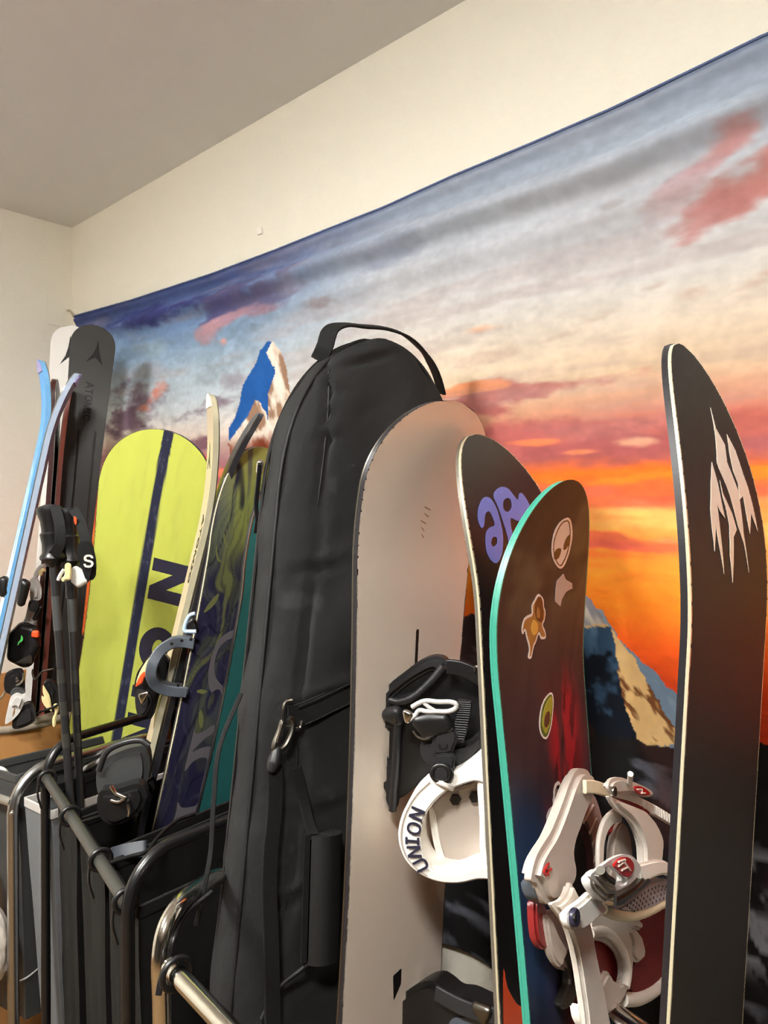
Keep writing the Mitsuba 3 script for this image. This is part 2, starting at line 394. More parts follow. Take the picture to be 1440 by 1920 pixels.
def unseen_ceiling_lamp(q, lab):
    k = L(key_for('unseen_ceiling_light'), lab, 'light', 'unseen round ceiling lamps out of view behind the camera')
    x, y = q['at']; r = q['r']
    put(k, 'rim', sweep([[x + (r+.012)*math.cos(a), y + (r+.012)*math.sin(a), CEIL-.035] for a in np.linspace(0, 2*np.pi, 48, endpoint=False)], rrect(.02, .07, .006), (0, 0, 1), True), 'm_lamp_rim')  # opaque rim of the unseen lamp, shades the top of the walls
    prof = [(r, CEIL-.024)] + [(r*math.cos(t)**.8, CEIL-.024-.105*math.sin(t)) for t in np.linspace(.15, np.pi/2-.02, 12)]
    dome = trimesh.creation.revolve(np.array([(0, CEIL-.024)] + prof + [(0, CEIL-.130)]), sections=40).apply_translation([x, y, 0])
    kk = put(k, 'diffuser', fixm(dome), 'm_lamp_rim', 40)
    scene[kk]['emitter'] = {'type': 'area', 'radiance': {'type': 'rgb', 'value': list(q['rgb'])}}
unseen_ceiling_lamp(UNSEEN_LAMP, 'unseen dome ceiling lamp out of view behind the camera, lighting the boards and tapestry')
unseen_ceiling_lamp(UNSEEN_LAMP2, 'unseen dome ceiling lamp out of view, placed to light the left wall and corner')

# small things on the walls
k = L('adhesive_strip', 'small white adhesive square stuck on the bare wall above the tapestry', 'sticker')
c = [[-1.6118,1.231,2.1394]][0]
put('', k, plate(Polygon(rrect(.020, .018, .003)), .006, c, (1, 0, 0), (0, 0, 1), .001), 'm_white_plastic')
k = L('wall_patch', 'faint square of filler on the left wall by the corner', 'patch')
c = [[-2.748,1.2064,2.1265]][0]
put('', k, plate(Polygon(rrect(.13, .12, .012)), .002, c, (0, 1, 0), (0, 0, 1), .0005), 'm_wall')
k = L('wall_hook', 'small metal hook in the corner holding up the tapestry', 'hook')
hk = [[-2.745,1.215,2.1296],[-2.7227,1.215,2.1236],[-2.7007,1.215,2.106],[-2.692,1.215,2.0967]]
put('', k, tube(hk, .004, 8, sm=5), 'm_steel')

# ------------------------------------------------------------------ tapestry: draped printed cloth
TOP = np.array(sorted([[-2.7031,2.1034],[-2.2686,2.081],[-1.8123,2.0682],[-1.5236,2.0681],[-1.321,2.0712],[-1.1457,2.0727],[-0.95,2.0834],[-0.76,2.0878],[-0.5997,2.0942],[-0.4626,2.1057],[-0.3514,2.1157]]))
def top_z(x):
    xx = np.r_[TOP[:, 0], .2]; zz = np.r_[TOP[:, 1], 2.07]
    z = np.interp(x, xx, zz)
    return z
def paint(X, Z, D):
    """colour of the print; X, Z: position on the cloth in metres, D: distance below its upper hem"""
    warp = fb(X*1.8, Z*5.5, 4, 3) - .5; w2 = fb(X*4.5, Z*13, 4, 11) - .5; w3 = fb(X*13, Z*34, 4, 21) - .5; w4 = fb(X*34, Z*80, 3, 22) - .5
    right = ss(-1.75, -1.0, X)
    z = Z + .05*warp + .02*w2
    zs = np.array([.45, 1.00, 1.10, 1.17, 1.24, 1.29, 1.33, 1.36, 1.385, 1.42, 1.44, 1.455, 1.49, 1.53, 1.57, 1.62, 1.70, 1.80, 1.88, 1.96, 2.02, 2.12])
    Rc = np.array([(206,60,34),(214,66,36),(232,74,32),(238,92,30),(244,124,34),(246,142,46),(240,130,52),(240,160,80),(236,150,76),(208,96,66),(208,88,54),(252,112,32),(176,92,88),(198,104,92),(212,150,120),(226,194,158),(226,206,182),(214,208,202),(200,200,206),(180,186,198),(162,176,196),(138,154,182)], float)
    Lc = np.array([(206,90,40),(210,94,44),(226,110,50),(224,96,44),(226,120,62),(232,134,74),(210,100,60),(196,90,66),(196,86,70),(206,84,66),(190,84,76),(168,86,86),(150,88,92),(148,98,104),(176,138,132),(204,188,176),(186,194,200),(162,182,198),(128,158,190),(92,122,168),(62,82,138),(46,56,112)], float)
    col = np.zeros(X.shape + (3,))
    for i in range(3):
        col[..., i] = np.interp(z, zs, Rc[:, i])*right + np.interp(z, zs, Lc[:, i])*(1-right)
    def blob(cx, cz, rx, rz, c, k=1.0, soft=.6, rot=0.0):
        nonlocal col
        dx, dz = X-cx, Z-cz; ca, sa = math.cos(rot), math.sin(rot)
        u, v = (dx*ca+dz*sa)/rx, (-dx*sa+dz*ca)/rz
        d = np.sqrt(u*u+v*v) + 1.7*w2 + 1.6*w3 + .5*w4 + .6*warp
        a = (1-ss(1-soft, 1+soft*.4, d))*k
        col = mixc(col, np.asarray(c, float), a)
    # warm bands and clouds on the right half
    blob(-.86, 1.615, .10, .026, (188,104,98), .95, .5, .06); blob(-.74, 1.622, .13, .016, (190,110,102), .9, .5, .02)
    blob(-.90, 1.64, .07, .010, (250,150,96), .9, .5); blob(-.88, 1.755, .05, .012, (248,176,130), .7, .7)
    blob(-.84, 1.70, .09, .014, (206,176,156), .6, .7); blob(-.70, 1.715, .08, .010, (198,166,146), .6, .7, .15)
    blob(-.62, 1.735, .06, .010, (200,168,146), .6, .7, .2); blob(-.52, 1.77, .07, .012, (196,160,140), .5, .7, .15); blob(-.46, 1.75, .06, .012, (206,172,150), .5, .7, .1)
    blob(-.74, 1.535, .15, .024, (190,100,96), .9, .6); blob(-.62, 1.53, .17, .022, (194,104,98), .9, .6, .08)
    blob(-.72, 1.507, .20, .02, (172,88,88), .85, .6); blob(-.50, 1.50, .26, .026, (176,92,90), .9, .6); blob(-.42, 1.53, .10, .02, (196,104,90), .8, .7)
    blob(-.735, 1.522, .07, .007, (252,140,84), .8, .6); blob(-.66, 1.50, .05, .005, (250,150,96), .7, .6); blob(-.56, 1.512, .04, .008, (232,176,140), .8, .7)
    blob(-.80, 1.452, .35, .009, (254,106,36), .8, .5); blob(-.45, 1.447, .3, .012, (254,128,36), .9, .4)
    blob(-.60, 1.418, .16, .02, (206,92,66), .8, .6); blob(-.50, 1.428, .2, .014, (206,88,58), .8, .5)
    blob(-.62, 1.388, .16, .012, (250,186,104), .7, .7); blob(-.50, 1.375, .14, .01, (246,176,96), .7, .7)
    blob(-.62, 1.340, .2, .014, (206,94,66), .85, .5, -.04); blob(-.55, 1.332, .10, .010, (196,84,72), .7, .6); blob(-.66, 1.318, .14, .008, (236,104,50), .8, .6)
    blob(-.50, 1.346, .05, .006, (216,140,84), .7, .6)
    # rosy clouds upper right
    blob(-.405, 1.965, .05, .024, (206,134,132), .85, .7, .35); blob(-.46, 1.93, .05, .022, (190,150,156), .7, .7, .3)
    blob(-.37, 1.90, .075, .03, (202,126,120), .95, .6, .35); blob(-.43, 1.868, .07, .022, (196,120,116), .85, .6, .3); blob(-.33, 1.915, .06, .03, (204,120,112), .8, .7, .3)
    blob(-.5, 1.89, .05, .018, (196,160,162), .6, .8, .2); blob(-.35, 1.755, .06, .016, (204,166,146), .7, .7, .25); blob(-.60, 1.92, .02, .008, (168,160,160), .6, .7)
    # indigo bank and its rosy lining, upper left
    blob(-2.05, 1.995, .34, .030, (44,48,112), .95, .5, -.05); blob(-1.70, 1.965, .20, .045, (72,70,122), .95, .6, .05); blob(-1.55, 1.955, .14, .05, (88,84,124), .9, .6)
    blob(-2.28, 2.02, .14, .025, (48,60,126), .9, .5); blob(-1.40, 1.955, .16, .03, (128,128,154), .8, .7); blob(-1.18, 1.97, .2, .03, (142,152,176), .7, .7)
    blob(-1.72, 1.918, .14, .016, (176,128,142), .85, .7, .06); blob(-1.58, 1.915, .10, .016, (158,120,138), .8, .7); blob(-1.83, 1.895, .07, .022, (182,134,146), .8, .7)
    blob(-1.34, 1.90, .07, .018, (146,134,142), .8, .7); blob(-1.76, 1.868, .02, .012, (224,140,130), .8, .8)
    blob(-2.42, 1.93, .2, .06, (108,140,178), .7, .8); blob(-2.1, 1.90, .16, .03, (144,172,190), .6, .8)
    # broken purple clouds, left
    blob(-2.33, 1.80, .12, .06, (96,88,116), .9, .7); blob(-2.22, 1.74, .12, .05, (112,84,110), .85, .7); blob(-2.30, 1.68, .10, .05, (108,82,106), .85, .7)
    blob(-2.13, 1.765, .07, .03, (226,132,114), .9, .7, .5); blob(-2.20, 1.72, .05, .02, (226,146,124), .8, .7); blob(-2.24, 1.785, .05, .02, (110,100,124), .8, .7)
    blob(-2.16, 1.625, .06, .03, (92,84,106), .9, .6); blob(-1.93, 1.68, .13, .022, (120,106,122), .9, .6, .12); blob(-1.80, 1.70, .08, .02, (128,112,126), .85, .6); blob(-1.70, 1.745, .09, .028, (150,144,156), .8, .7)
    blob(-2.10, 1.57, .22, .03, (122,80,92), .9, .6); blob(-1.85, 1.585, .16, .026, (126,86,98), .9, .6, -.03); blob(-1.95, 1.545, .26, .022, (150,84,92), .85, .6)
    blob(-2.02, 1.605, .10, .012, (206,186,168), .7, .7); blob(-2.40, 1.56, .12, .03, (132,76,84), .85, .6)
    blob(-1.86, 1.535, .07, .022, (238,96,76), .9, .7); blob(-1.83, 1.50, .08, .016, (246,120,86), .9, .7); blob(-1.80, 1.46, .06, .016, (250,170,110), .8, .7)
    # faint streaks
    st = ss(.52, .74, fb(X*3.2+9, Z*26, 4, 5)) * ss(1.45, 1.6, Z) * .30
    col = mixc(col, np.array([176, 150, 148.]), st*(1-.6*right*ss(1.85, 1.95, Z)))
    st = ss(.50, .72, fb(X*4+2, Z*42, 4, 8)) * (1-ss(1.44, 1.5, Z)) * ss(1.2, 1.28, Z)*.4
    col = mixc(col, np.array([222, 108, 44.]), st)
    # soft billows: light and dark inside the clouds
    bil = (fb(X*7+3*w2, Z*19+2*w3, 5, 24)-.5)
    col = np.clip(col*(1 + (.26-.17*right*ss(1.5, 1.65, Z))*bil + .10*w4)[..., None], 0, 255)
    gmean = col.mean(-1, keepdims=True); sat = 1.0 - .20*ss(1.5, 1.85, Z)
    col = gmean + (col-gmean)*sat[..., None]
    col = np.clip(col*(1 + .10*ss(1.50, 1.38, Z)*ss(1.12, 1.22, Z)*right)[..., None], 0, 255)
    col = col*(1 - .09*ss(1.46, 1.56, Z)*right)[..., None]
    # left peak: blue shadow face with lit flank
    edge = .012*(fb(X*14, Z*14, 4, 31)-.5) + .006*(fb(X*60, Z*60, 2, 32)-.5)
    Xe, Ze = X+edge, Z+edge
    lit = Polygon([[-1.5437,1.8331],[-1.5152,1.8082],[-1.498,1.7716],[-1.4705,1.6868],[-1.4394,1.5499],[-1.3792,1.3895],[-1.6382,1.3885],[-1.7484,1.5817],[-1.7105,1.6309],[-1.6377,1.6827],[-1.5683,1.8089]])
    dark = Polygon([[-1.5437,1.8331],[-1.5683,1.8341],[-1.5956,1.8156],[-1.6141,1.7842],[-1.6423,1.7592],[-1.6711,1.7337],[-1.6809,1.7057],[-1.6907,1.6775],[-1.7105,1.6456],[-1.7356,1.6254],[-1.7408,1.5812],[-1.6497,1.6478],[-1.6189,1.6851],[-1.6004,1.6777],[-1.5685,1.648],[-1.5596,1.6263],[-1.5639,1.6965],[-1.555,1.7095],[-1.5328,1.7486],[-1.5371,1.763],[-1.5683,1.8061]])
    litc = np.zeros_like(col); litc[:] = (206, 190, 172)
    g = fb(X*26+Z*9, Z*14, 4, 41)
    litc = mixc(litc, np.array([126, 84, 60.]), ss(.52, .62, g)*.7); litc = mixc(litc, np.array([226, 216, 204.]), ss(.55, .4, g))
    litc = mixc(litc, np.array([112, 50, 32.]), ss(1.60, 1.54, Z + .1*(g-.5)))
    col = np.where(inside(lit, Xe, Ze)[..., None], litc, col)
    dc = mixc(np.broadcast_to(np.array([26, 76, 146.]), col.shape), np.array([40, 94, 164.]), fb(X*20, Z*20, 3, 43))
    col = np.where(inside(dark, Xe, Ze)[..., None], dc, col)
    # right mountain
    e2 = .010*(fb(X*16, Z*16, 4, 51)-.5) + .006*(fb(X*70, Z*70, 2, 52)-.5)
    Xr, Zr = X+e2, Z+e2
    far = Polygon([[-0.6914,1.2754],[-0.6488,1.2351],[-0.618,1.2142],[-0.5881,1.1755],[-0.5497,1.1466],[-0.5201,1.1257],[-0.502,1.1037],[-0.4896,1.104],[-0.4791,1.0952],[-0.435,1.0662],[-0.3945,1.0283],[-0.3943,0.9619],[-0.7584,0.8677],[-0.7589,1.2611]])
    fc = mixc(np.broadcast_to(np.array([112, 132, 152.]), col.shape), np.array([152, 164, 174.]), ss(.4, .6, fb(X*30+Z*18, Z*9, 4, 53)))
    col = np.where(inside(far, Xr, Zr)[..., None], fc, col)
    snow = Polygon([[-0.7135,1.3134],[-0.6753,1.2667],[-0.6488,1.2418],[-0.6302,1.2225],[-0.62,1.2065],[-0.6119,1.1868],[-0.6913,1.1681],[-0.7588,1.1603],[-0.759,1.3114]])
    sc = mixc(np.broadcast_to(np.array([206, 196, 180.]), col.shape), np.array([142, 138, 146.]), ss(.45, .62, fb(X*34+Z*16, Z*8, 4, 54)))
    col = np.where(inside(snow, Xr, Zr)[..., None], sc, col)
    sun = Polygon([[-0.6079,1.1947],[-0.5881,1.1746],[-0.5592,1.1471],[-0.5497,1.1258],[-0.5292,1.0974],[-0.5127,1.0735],[-0.493,1.0463],[-0.4807,1.0312],[-0.4842,1.0121],[-0.5126,1.0024],[-0.5588,0.9904],[-0.6484,0.9726],[-0.6487,1.1903]])
    g = fb(X*40+Z*30, Z*22, 4, 55)
    uc = mixc(np.broadcast_to(np.array([214, 172, 112.]), col.shape), np.array([232, 196, 138.]), fb(X*18, Z*18, 3, 56))
    uc = mixc(uc, np.array([110, 66, 36.]), ss(.62, .70, g + .07*ss(1.2, 1.06, Z)))
    col = np.where(inside(sun, Xr, Zr)[..., None], uc, col)
    sh = Polygon([[-0.7133,1.1794],[-0.6281,1.1887],[-0.6039,1.1932],[-0.594,1.1609],[-0.586,1.1139],[-0.5801,1.0752],[-0.5666,1.0409],[-0.557,1.0018],[-0.5494,0.9925],[-0.8818,0.9],[-0.8821,1.1609]])
    g = fb(X*24, Z*24, 5, 57)
    hc = mixc(np.broadcast_to(np.array([52, 78, 104.]), col.shape), np.array([16, 22, 32.]), ss(.42, .6, g + .25*ss(1.22, 1.02, Z) - .05))
    hc = mixc(hc, np.array([92, 124, 152.]), ss(.6, .75, fb(X*30, Z*12, 4, 58))*ss(1.1, 1.2, Z))
    col = np.where(inside(sh, Xr, Zr)[..., None], hc, col)
    # rocky ground
    gl = np.interp(X, [-2.7, -1.6, -1.2, -.9, -.75, -.62, -.52, -.45, -.36, .2], [.95, .98, 1.0, 1.19, 1.08, 1.005, 1.01, 1.015, 1.04, 1.06])
    gz = Z + .02*(fb(X*6, Z*2, 4, 61)-.5) + .012*(fb(X*40, Z*40, 3, 62)-.5)
    g = fb(X*9+Z*6, Z*26, 5, 63)
    rc = mixc(np.broadcast_to(np.array([22, 21, 22.]), col.shape), np.array([92, 94, 104.]), ss(.58, .72, g)*.9)
    g2 = fb(X*12, Z*9, 4, 64)
    rc = mixc(rc, np.array([74, 40, 36.]), ss(.5, .66, g2)*.5*ss(.8, .86, Z))
    rr = ss(-.44, -.38, X)*ss(.90, .86, Z)*ss(.66, .72, Z)
    rc = mixc(rc, np.array([132, 134, 140.]), rr*ss(.46, .54, fb(X*30+Z*24, Z*34, 4, 65)))
    col = mixc(col, rc, 0*col[..., 0]) * (gz > gl)[..., None] + rc * (gz <= gl)[..., None]
    # hem line
    return col

xs = np.concatenate([np.linspace(-2.695, -1.9, 130), np.linspace(-1.9, -1.0, 220)[1:], np.linspace(-1.0, -.3, 260)[1:], np.linspace(-.3, .12, 30)[1:]])
us = np.concatenate([np.linspace(0, .16, 50), np.linspace(.16, 1.1, 330)[1:], np.linspace(1.1, 1.6, 60)[1:]])
XX, UU = np.meshgrid(xs, us)
TZ = top_z(XX)
botz = .46 + .05*np.sin(XX*5.0+1) + .03*np.sin(XX*13)
ZZ = TZ + (botz-TZ) * (UU/1.6)
DD = TZ - ZZ
# folds: rolls that sag with the upper hem, drape lines that run down from the pinned ends, slack at the bottom
sagw = ss(-2.6, -2.2, XX)
yy = 1.222 - .006*np.exp(-((DD-.018)/.010)**2) + .0035*np.exp(-((DD-.040)/.012)**2) - .036*sagw*np.exp(-((DD-.085-.02*ss(-1.4,-.6,XX))/.026)**2)
yy -= .015*sagw*np.exp(-((DD-.155-.03*ss(-1.4,-.5,XX))/.03)**2)
q = (ZZ-1.9) - .62*(XX+.55)
yy -= .006*np.exp(-((XX+.50-(ZZ-1.72)*.42)/.03)**2)*ss(1.5, 1.7, ZZ)*ss(2.0, 1.8, ZZ)
yy -= .004*(fb(XX*3+ZZ*2.2, ZZ*1.6-XX*1.2, 3, 71)) + .0016*fb(XX*14+ZZ*8, ZZ*10, 3, 72)
yy -= .012*ss(.9, .5, ZZ)*(fb(XX*6, ZZ*1.5, 2, 73)) + .02*ss(-2.62, -2.69, XX)*0
yy = np.clip(yy, 1.16, 1.2295)
left_in = .022*ss(.02, .5, DD)*np.exp(-((XX+2.695)/.05)**2)
COL = paint(XX, ZZ, DD)
COL = COL*(0.97+.06*fb(XX*90, ZZ*90, 2, 81))[..., None]
hem = np.exp(-((DD-.008)/.003)**2)*.3
COL = mixc(COL, np.array([38, 52, 96.]), hem)
V = np.stack([XX+left_in, yy, ZZ], -1).reshape(-1, 3)
nu, nx = XX.shape; I = np.arange(nu*nx).reshape(nu, nx)
F = np.concatenate([np.stack([I[:-1, :-1], I[1:, :-1], I[1:, 1:]], -1).reshape(-1, 3), np.stack([I[:-1, :-1], I[1:, 1:], I[:-1, 1:]], -1).reshape(-1, 3)])
L('wall_tapestry', 'large cloth tapestry printed with a sunset sky and mountain peaks on the long wall', 'tapestry')
put('wall_tapestry', 'cloth', trimesh.Trimesh(V, F, process=False), 'm_cloth_print', True, color=lin(np.clip(COL.reshape(-1, 3), 0, 255)))
hx = np.linspace(-2.69, .115, 160)
put('wall_tapestry', 'hem', tube(np.stack([hx, 0*hx+1.2165, top_z(hx)-.002], 1), .0022, 8), M('hem', (84, 98, 136), .8))

# ------------------------------------------------------------------ the large boards
def pat_sticker(s, v):
    n1 = fb(v*9, s*4, 4, 101); n2 = fb(v*30, s*9, 4, 102); n3 = fb(v*60+s*20, s*16, 3, 103)
    c = np.broadcast_to(np.array([66, 52, 46.]), s.shape + (3,)).copy()
    c = mixc(c, np.array([92, 80, 62.]), ss(.45, .62, fb(v*6+s*9, s*10-v*4, 3, 104))*ss(.24, .12, s))
    c = mixc(c, np.array([52, 36, 42.]), ss(.18, .32, s)*.6)
    c = mixc(c, np.array([30, 52, 84.]), ss(.33, .45, s + .12*(n1-.5) + .5*v*(v > 0))*ss(.02, -.06, v)*.95)
    c = mixc(c, np.array([14, 14, 20.]), ss(.56, .70, s + .2*(n1-.5)))
    c = mixc(c, np.array([34, 44, 70.]), ss(.35, .45, s)*ss(.06, .10, v)*.7)
    f = np.exp(-((v - .035 + .12*(s-.42))/.05)**2)*ss(.22, .32, s)*ss(.75, .5, s)
    c = mixc(c, np.array([150, 34, 40.]), np.clip(f*(.35 + 1.3*ss(.42, .62, n2)), 0, 1))
    c = mixc(c, np.array([34, 18, 16.]), np.clip(f*ss(.55, .66, n3), 0, 1)*.8)
    f2 = np.exp(-((v-.01)/.035)**2)*ss(.5, .58, s)*ss(.85, .62, s)
    c = mixc(c, np.array([128, 24, 22.]), f2*.8)
    c = mixc(c, np.array([84, 20, 22.]), ss(.80, .92, s)*.5)
    c *= (.9+.2*n3)[..., None]
    return lin(np.clip(c, 0, 255))

def pat_tattoo(s, v):
    a = fb(v*8, s*4, 3, 111)-.5; b_ = fb(v*11+5, s*5, 3, 112)-.5
    fl = np.sin((v*38 + s*7 + 13*a + 4*b_)*1.6); ln = np.sin((v*240*(1+.4*a) + s*30 + 60*b_))
    c = np.broadcast_to(np.array([60, 58, 88.]), s.shape + (3,)).copy()
    green = ss(.33, .16, s + .10*a)
    c = mixc(c, np.array([92, 98, 78.]), ss(.35, .8, fl)*.75)
    c = mixc(c, np.array([150, 156, 92.]), ss(.75, .95, np.sin(v*26 + s*11 + 16*b_))*ss(.75, .5, s)*.7)
    c = mixc(c, np.array([168, 176, 96.]), green*ss(-.16, -.06, v + .25*a)*.95)
    c = mixc(c, np.array([128, 138, 122.]), green*ss(-.07, -.12, v)*.7)
    c = mixc(c, np.array([112, 120, 106.]), ss(.55, .95, np.sin(v*46 + s*5 + 18*b_))*.55*ss(.1, .25, s)*ss(1.0, .6, s))
    stk = ss(.55, .75, fb(v*60 + s*3, s*6, 4, 113))*green
    c = mixc(c, np.array([84, 88, 96.]), stk*.7)
    c = mixc(c, np.array([34, 34, 62.]), ss(.55, .95, ln)*.35*ss(.02, .3, s))
    c = mixc(c, np.array([44, 42, 72.]), ss(.55, .75, s)*.55)
    vein = np.abs(np.sin(v*30 + 9*a + s*12))
    c = mixc(c, np.array([26, 26, 50.]), ss(.14, .0, vein)*.7)
    c = mixc(c, np.array([104, 106, 120.]), ss(.12, .0, np.abs(np.sin(v*22 - s*9 + 12*b_)))*.45*ss(.1, .3, s))
    return lin(np.clip(c, 0, 255))

def pat_yellow(s, v):
    c = np.broadcast_to(np.array([186, 192, 84.]), s.shape + (3,)).copy()
    c = mixc(c, np.array([178, 184, 84.]), fb(v*40, s*6, 4, 121))
    c = mixc(c, np.array([158, 160, 80.]), ss(.6, .8, fb(v*90, s*12, 3, 122))*.18)
    c = mixc(c, np.array([38, 40, 58.]), ss(.0135, .0120, np.abs(v-.004)))
    c = mixc(c, np.array([96, 98, 110.]), ss(.0135, .0120, np.abs(v-.004))*ss(.62, .8, fb(v*200, s*50, 3, 123))*.5)
    return lin(np.clip(c, 0, 255))

# black board with the white peaks emblem, far right
k = L('snowboard', 'black snowboard with a white jagged mountain emblem, nearest board at right', 'snowboard')
b = build_board(k, 'peaks', 'm_gloss_black', 'm_base_black', 'm_sidewall_black', 'm_edge_pale')
peaks = [Polygon(q) for q in [[[0.0176,0.0621],[0.0147,0.0832],[0.0296,0.0987],[0.0229,0.1165],[0.0407,0.1442],[0.0385,0.1866],[0.0471,0.2254],[0.0369,0.1972],[0.0225,0.1783],[0.0112,0.1487],[0.0059,0.1405],[-0.0066,0.1244],[-0.0089,0.1183],[0.0069,0.0906]],[[0.0462,0.0868],[0.0606,0.1029],[0.0693,0.1273],[0.0761,0.1393],[0.0828,0.1603],[0.0887,0.1859],[0.072,0.1668],[0.0599,0.1873],[0.056,0.1737],[0.0536,0.1494],[0.0412,0.1527],[0.0446,0.1377],[0.0369,0.1256],[0.0376,0.1079]],[[-0.0239,0.1179],[-0.0191,0.1374],[-0.0172,0.1574],[-0.0138,0.171],[-0.0263,0.1639],[-0.0312,0.1579],[-0.0325,0.1796],[-0.0306,0.222],[-0.04,0.194],[-0.0433,0.1764],[-0.0533,0.1997],[-0.0545,0.179],[-0.0523,0.1622],[-0.0389,0.1378]],[[-0.0114,0.1347],[-0.009,0.1473],[0.0092,0.1662],[0.0178,0.1819],[0.0055,0.1887],[-0.0064,0.2318],[-0.0104,0.2053],[-0.0037,0.1778],[-0.0074,0.16],[-0.0119,0.1499]]]]
put(k, 'emblem', decal(b, unary_union([p.buffer(0) for p in peaks]), -1), 'm_white_print')
ln = [LineString([(v*.9, .30), (v*.97, b.L-.3)]) for v in ()]

# cream board
k = L('snowboard_001', 'plain cream beige snowboard standing beside the black board bag', 'snowboard')
b = build_board(k, 'cream', 'm_cream_sheet', 'm_sidewall_black', 'm_sidewall_black', 'm_steel_dark')
sl = [[0.0064,0.3574],[0.0073,0.4471]]
put(k, 'channel_slot', decal(b, LineString(sl).buffer(.0035), 1), 'm_gloss_black')
mk = [[-0.0034,0.1616],[0.0141,0.1904]]
put(k, 'small_mark', decal(b, unary_union([LineString([(mk[0][0]+.004*math.sin(i*2.1), mk[0][1]+i*.011), (mk[0][0]+.012+.004*math.cos(i), mk[0][1]+i*.011+.004)]).buffer(.0009) for i in range(5)]), 1), M('cream_mark', (176, 148, 122), .35))
sq = [[-0.009,0.8858],[0.01,0.8833],[0.0106,0.9058],[-0.0044,0.922]]
put(k, 'dark_mark', decal(b, Polygon(sq).buffer(.001), 1), 'm_gloss_black')

# black board with the blue emblem
k = L('snowboard_002', 'black snowboard with a periwinkle blue looping emblem between the cream and stickered boards', 'snowboard')
b = build_board(k, 'blue', 'm_gloss_black', 'm_blue_black', 'm_edge_grey', 'm_edge_pale', split=.0034)
e1 = spoly([[-0.069,0.1028],[-0.0862,0.1164],[-0.094,0.1314],[-0.0916,0.1429],[-0.083,0.1387],[-0.0731,0.1245],[-0.0613,0.1201],[-0.0564,0.1289],[-0.0568,0.1405],[-0.072,0.1437],[-0.0856,0.153],[-0.0923,0.1729],[-0.0878,0.1867],[-0.0766,0.1936],[-0.0627,0.1886],[-0.0505,0.1741],[-0.0416,0.1529],[-0.0392,0.1334],[-0.0396,0.1136],[-0.0464,0.1015],[-0.0572,0.099]], 4)
h1 = spoly([[-0.0684,0.157],[-0.0768,0.1641],[-0.0739,0.1704],[-0.0628,0.1665],[-0.0597,0.159]], 4)
e2 = spoly([[-0.0355,0.0977],[-0.0208,0.0881],[-0.0035,0.0841],[0.012,0.0874],[0.0216,0.1001],[0.028,0.1043],[0.0366,0.096],[0.0455,0.0944],[0.0538,0.1056],[0.0541,0.12],[0.0397,0.1338],[0.0233,0.1382],[0.0033,0.1358],[-0.0096,0.1321],[-0.0154,0.1463],[-0.0167,0.1684],[-0.0232,0.1775],[-0.0348,0.1814],[-0.0311,0.1613],[-0.0319,0.1416],[-0.0334,0.1177]], 4)
h2 = spoly([[-0.0018,0.1014],[-0.0155,0.1069],[-0.0207,0.1181],[-0.0115,0.1223],[0.0029,0.1154],[0.0065,0.1048]], 4)
put(k, 'emblem', decal(b, unary_union([e1.difference(h1), e2.difference(h2)]), -1), 'm_periwinkle')
fl = [[-0.1131,0.7535],[-0.1043,0.7754],[-0.0851,0.8059],[-0.0647,0.8293],[-0.0594,0.8813],[-0.0654,0.9457],[-0.118,0.9137]]
put(k, 'flame', decal(b, spoly(fl, 4), -1), 'm_orange')

# stickered board
k = L('snowboard_003', 'dark collage-printed snowboard with teal edge, stickers and white bindings', 'snowboard')
b = build_board(k, 'stick', 'm_print', 'm_gloss_black', 'm_teal_wall', 'm_teal_wall', deck_color=pat_sticker)
def stk(name, pts, m, parent=k, lift=.0004, n=4, holes=(), bd=b, smooth=True):
    p = spoly(pts, n) if smooth else Polygon(pts).buffer(0)
    for h in holes: p = p.difference(spoly(h, n))
    return put(parent, name, decal(bd, p, 1, lift), m)
al = [[0.0165,0.0461],[0.0351,0.0556],[0.0465,0.0717],[0.0473,0.0918],[0.0388,0.1081],[0.0259,0.1123],[0.0071,0.1069],[-0.0093,0.0953],[-0.0173,0.0807],[-0.0172,0.0644],[-0.0049,0.0516]]
sk = stk('face_sticker', al, 'm_sticker_white')
stk('outline', [[0.0156,0.0497],[0.0289,0.0575],[0.0392,0.0723],[0.041,0.0908],[0.0334,0.1048],[0.0243,0.1089],[0.0093,0.104],[-0.0049,0.0937],[-0.0123,0.0804],[-0.0109,0.0659],[-0.0013,0.054]], 'm_ski_logo', sk, .0008, holes=[[[0.0148,0.0511],[0.0276,0.0584],[0.0374,0.0724],[0.0388,0.0902],[0.0309,0.1035],[0.0236,0.1075],[0.0107,0.1032],[-0.0035,0.0929],[-0.0107,0.0802],[-0.0088,0.0664],[-0.0004,0.0553]]])
stk('eye', [[0.0142,0.0861],[0.0176,0.0922],[0.0125,0.0996],[0.0027,0.1015],[-0.0021,0.0956],[0.0011,0.0884]], 'm_ski_logo', sk, .0008)
stk('eye', [[0.0351,0.0662],[0.0391,0.0751],[0.0352,0.084],[0.026,0.0875],[0.022,0.0807],[0.0257,0.0719]], 'm_ski_logo', sk, .0008)
stk('torn_sticker', [[0.0415,0.1181],[0.0522,0.1257],[0.0771,0.13],[0.0818,0.1373],[0.0601,0.1423],[0.048,0.1527],[0.0449,0.1629],[0.0369,0.1601],[0.0249,0.1559],[0.022,0.1396],[0.0219,0.1289]], 'm_sticker_grey', smooth=False)
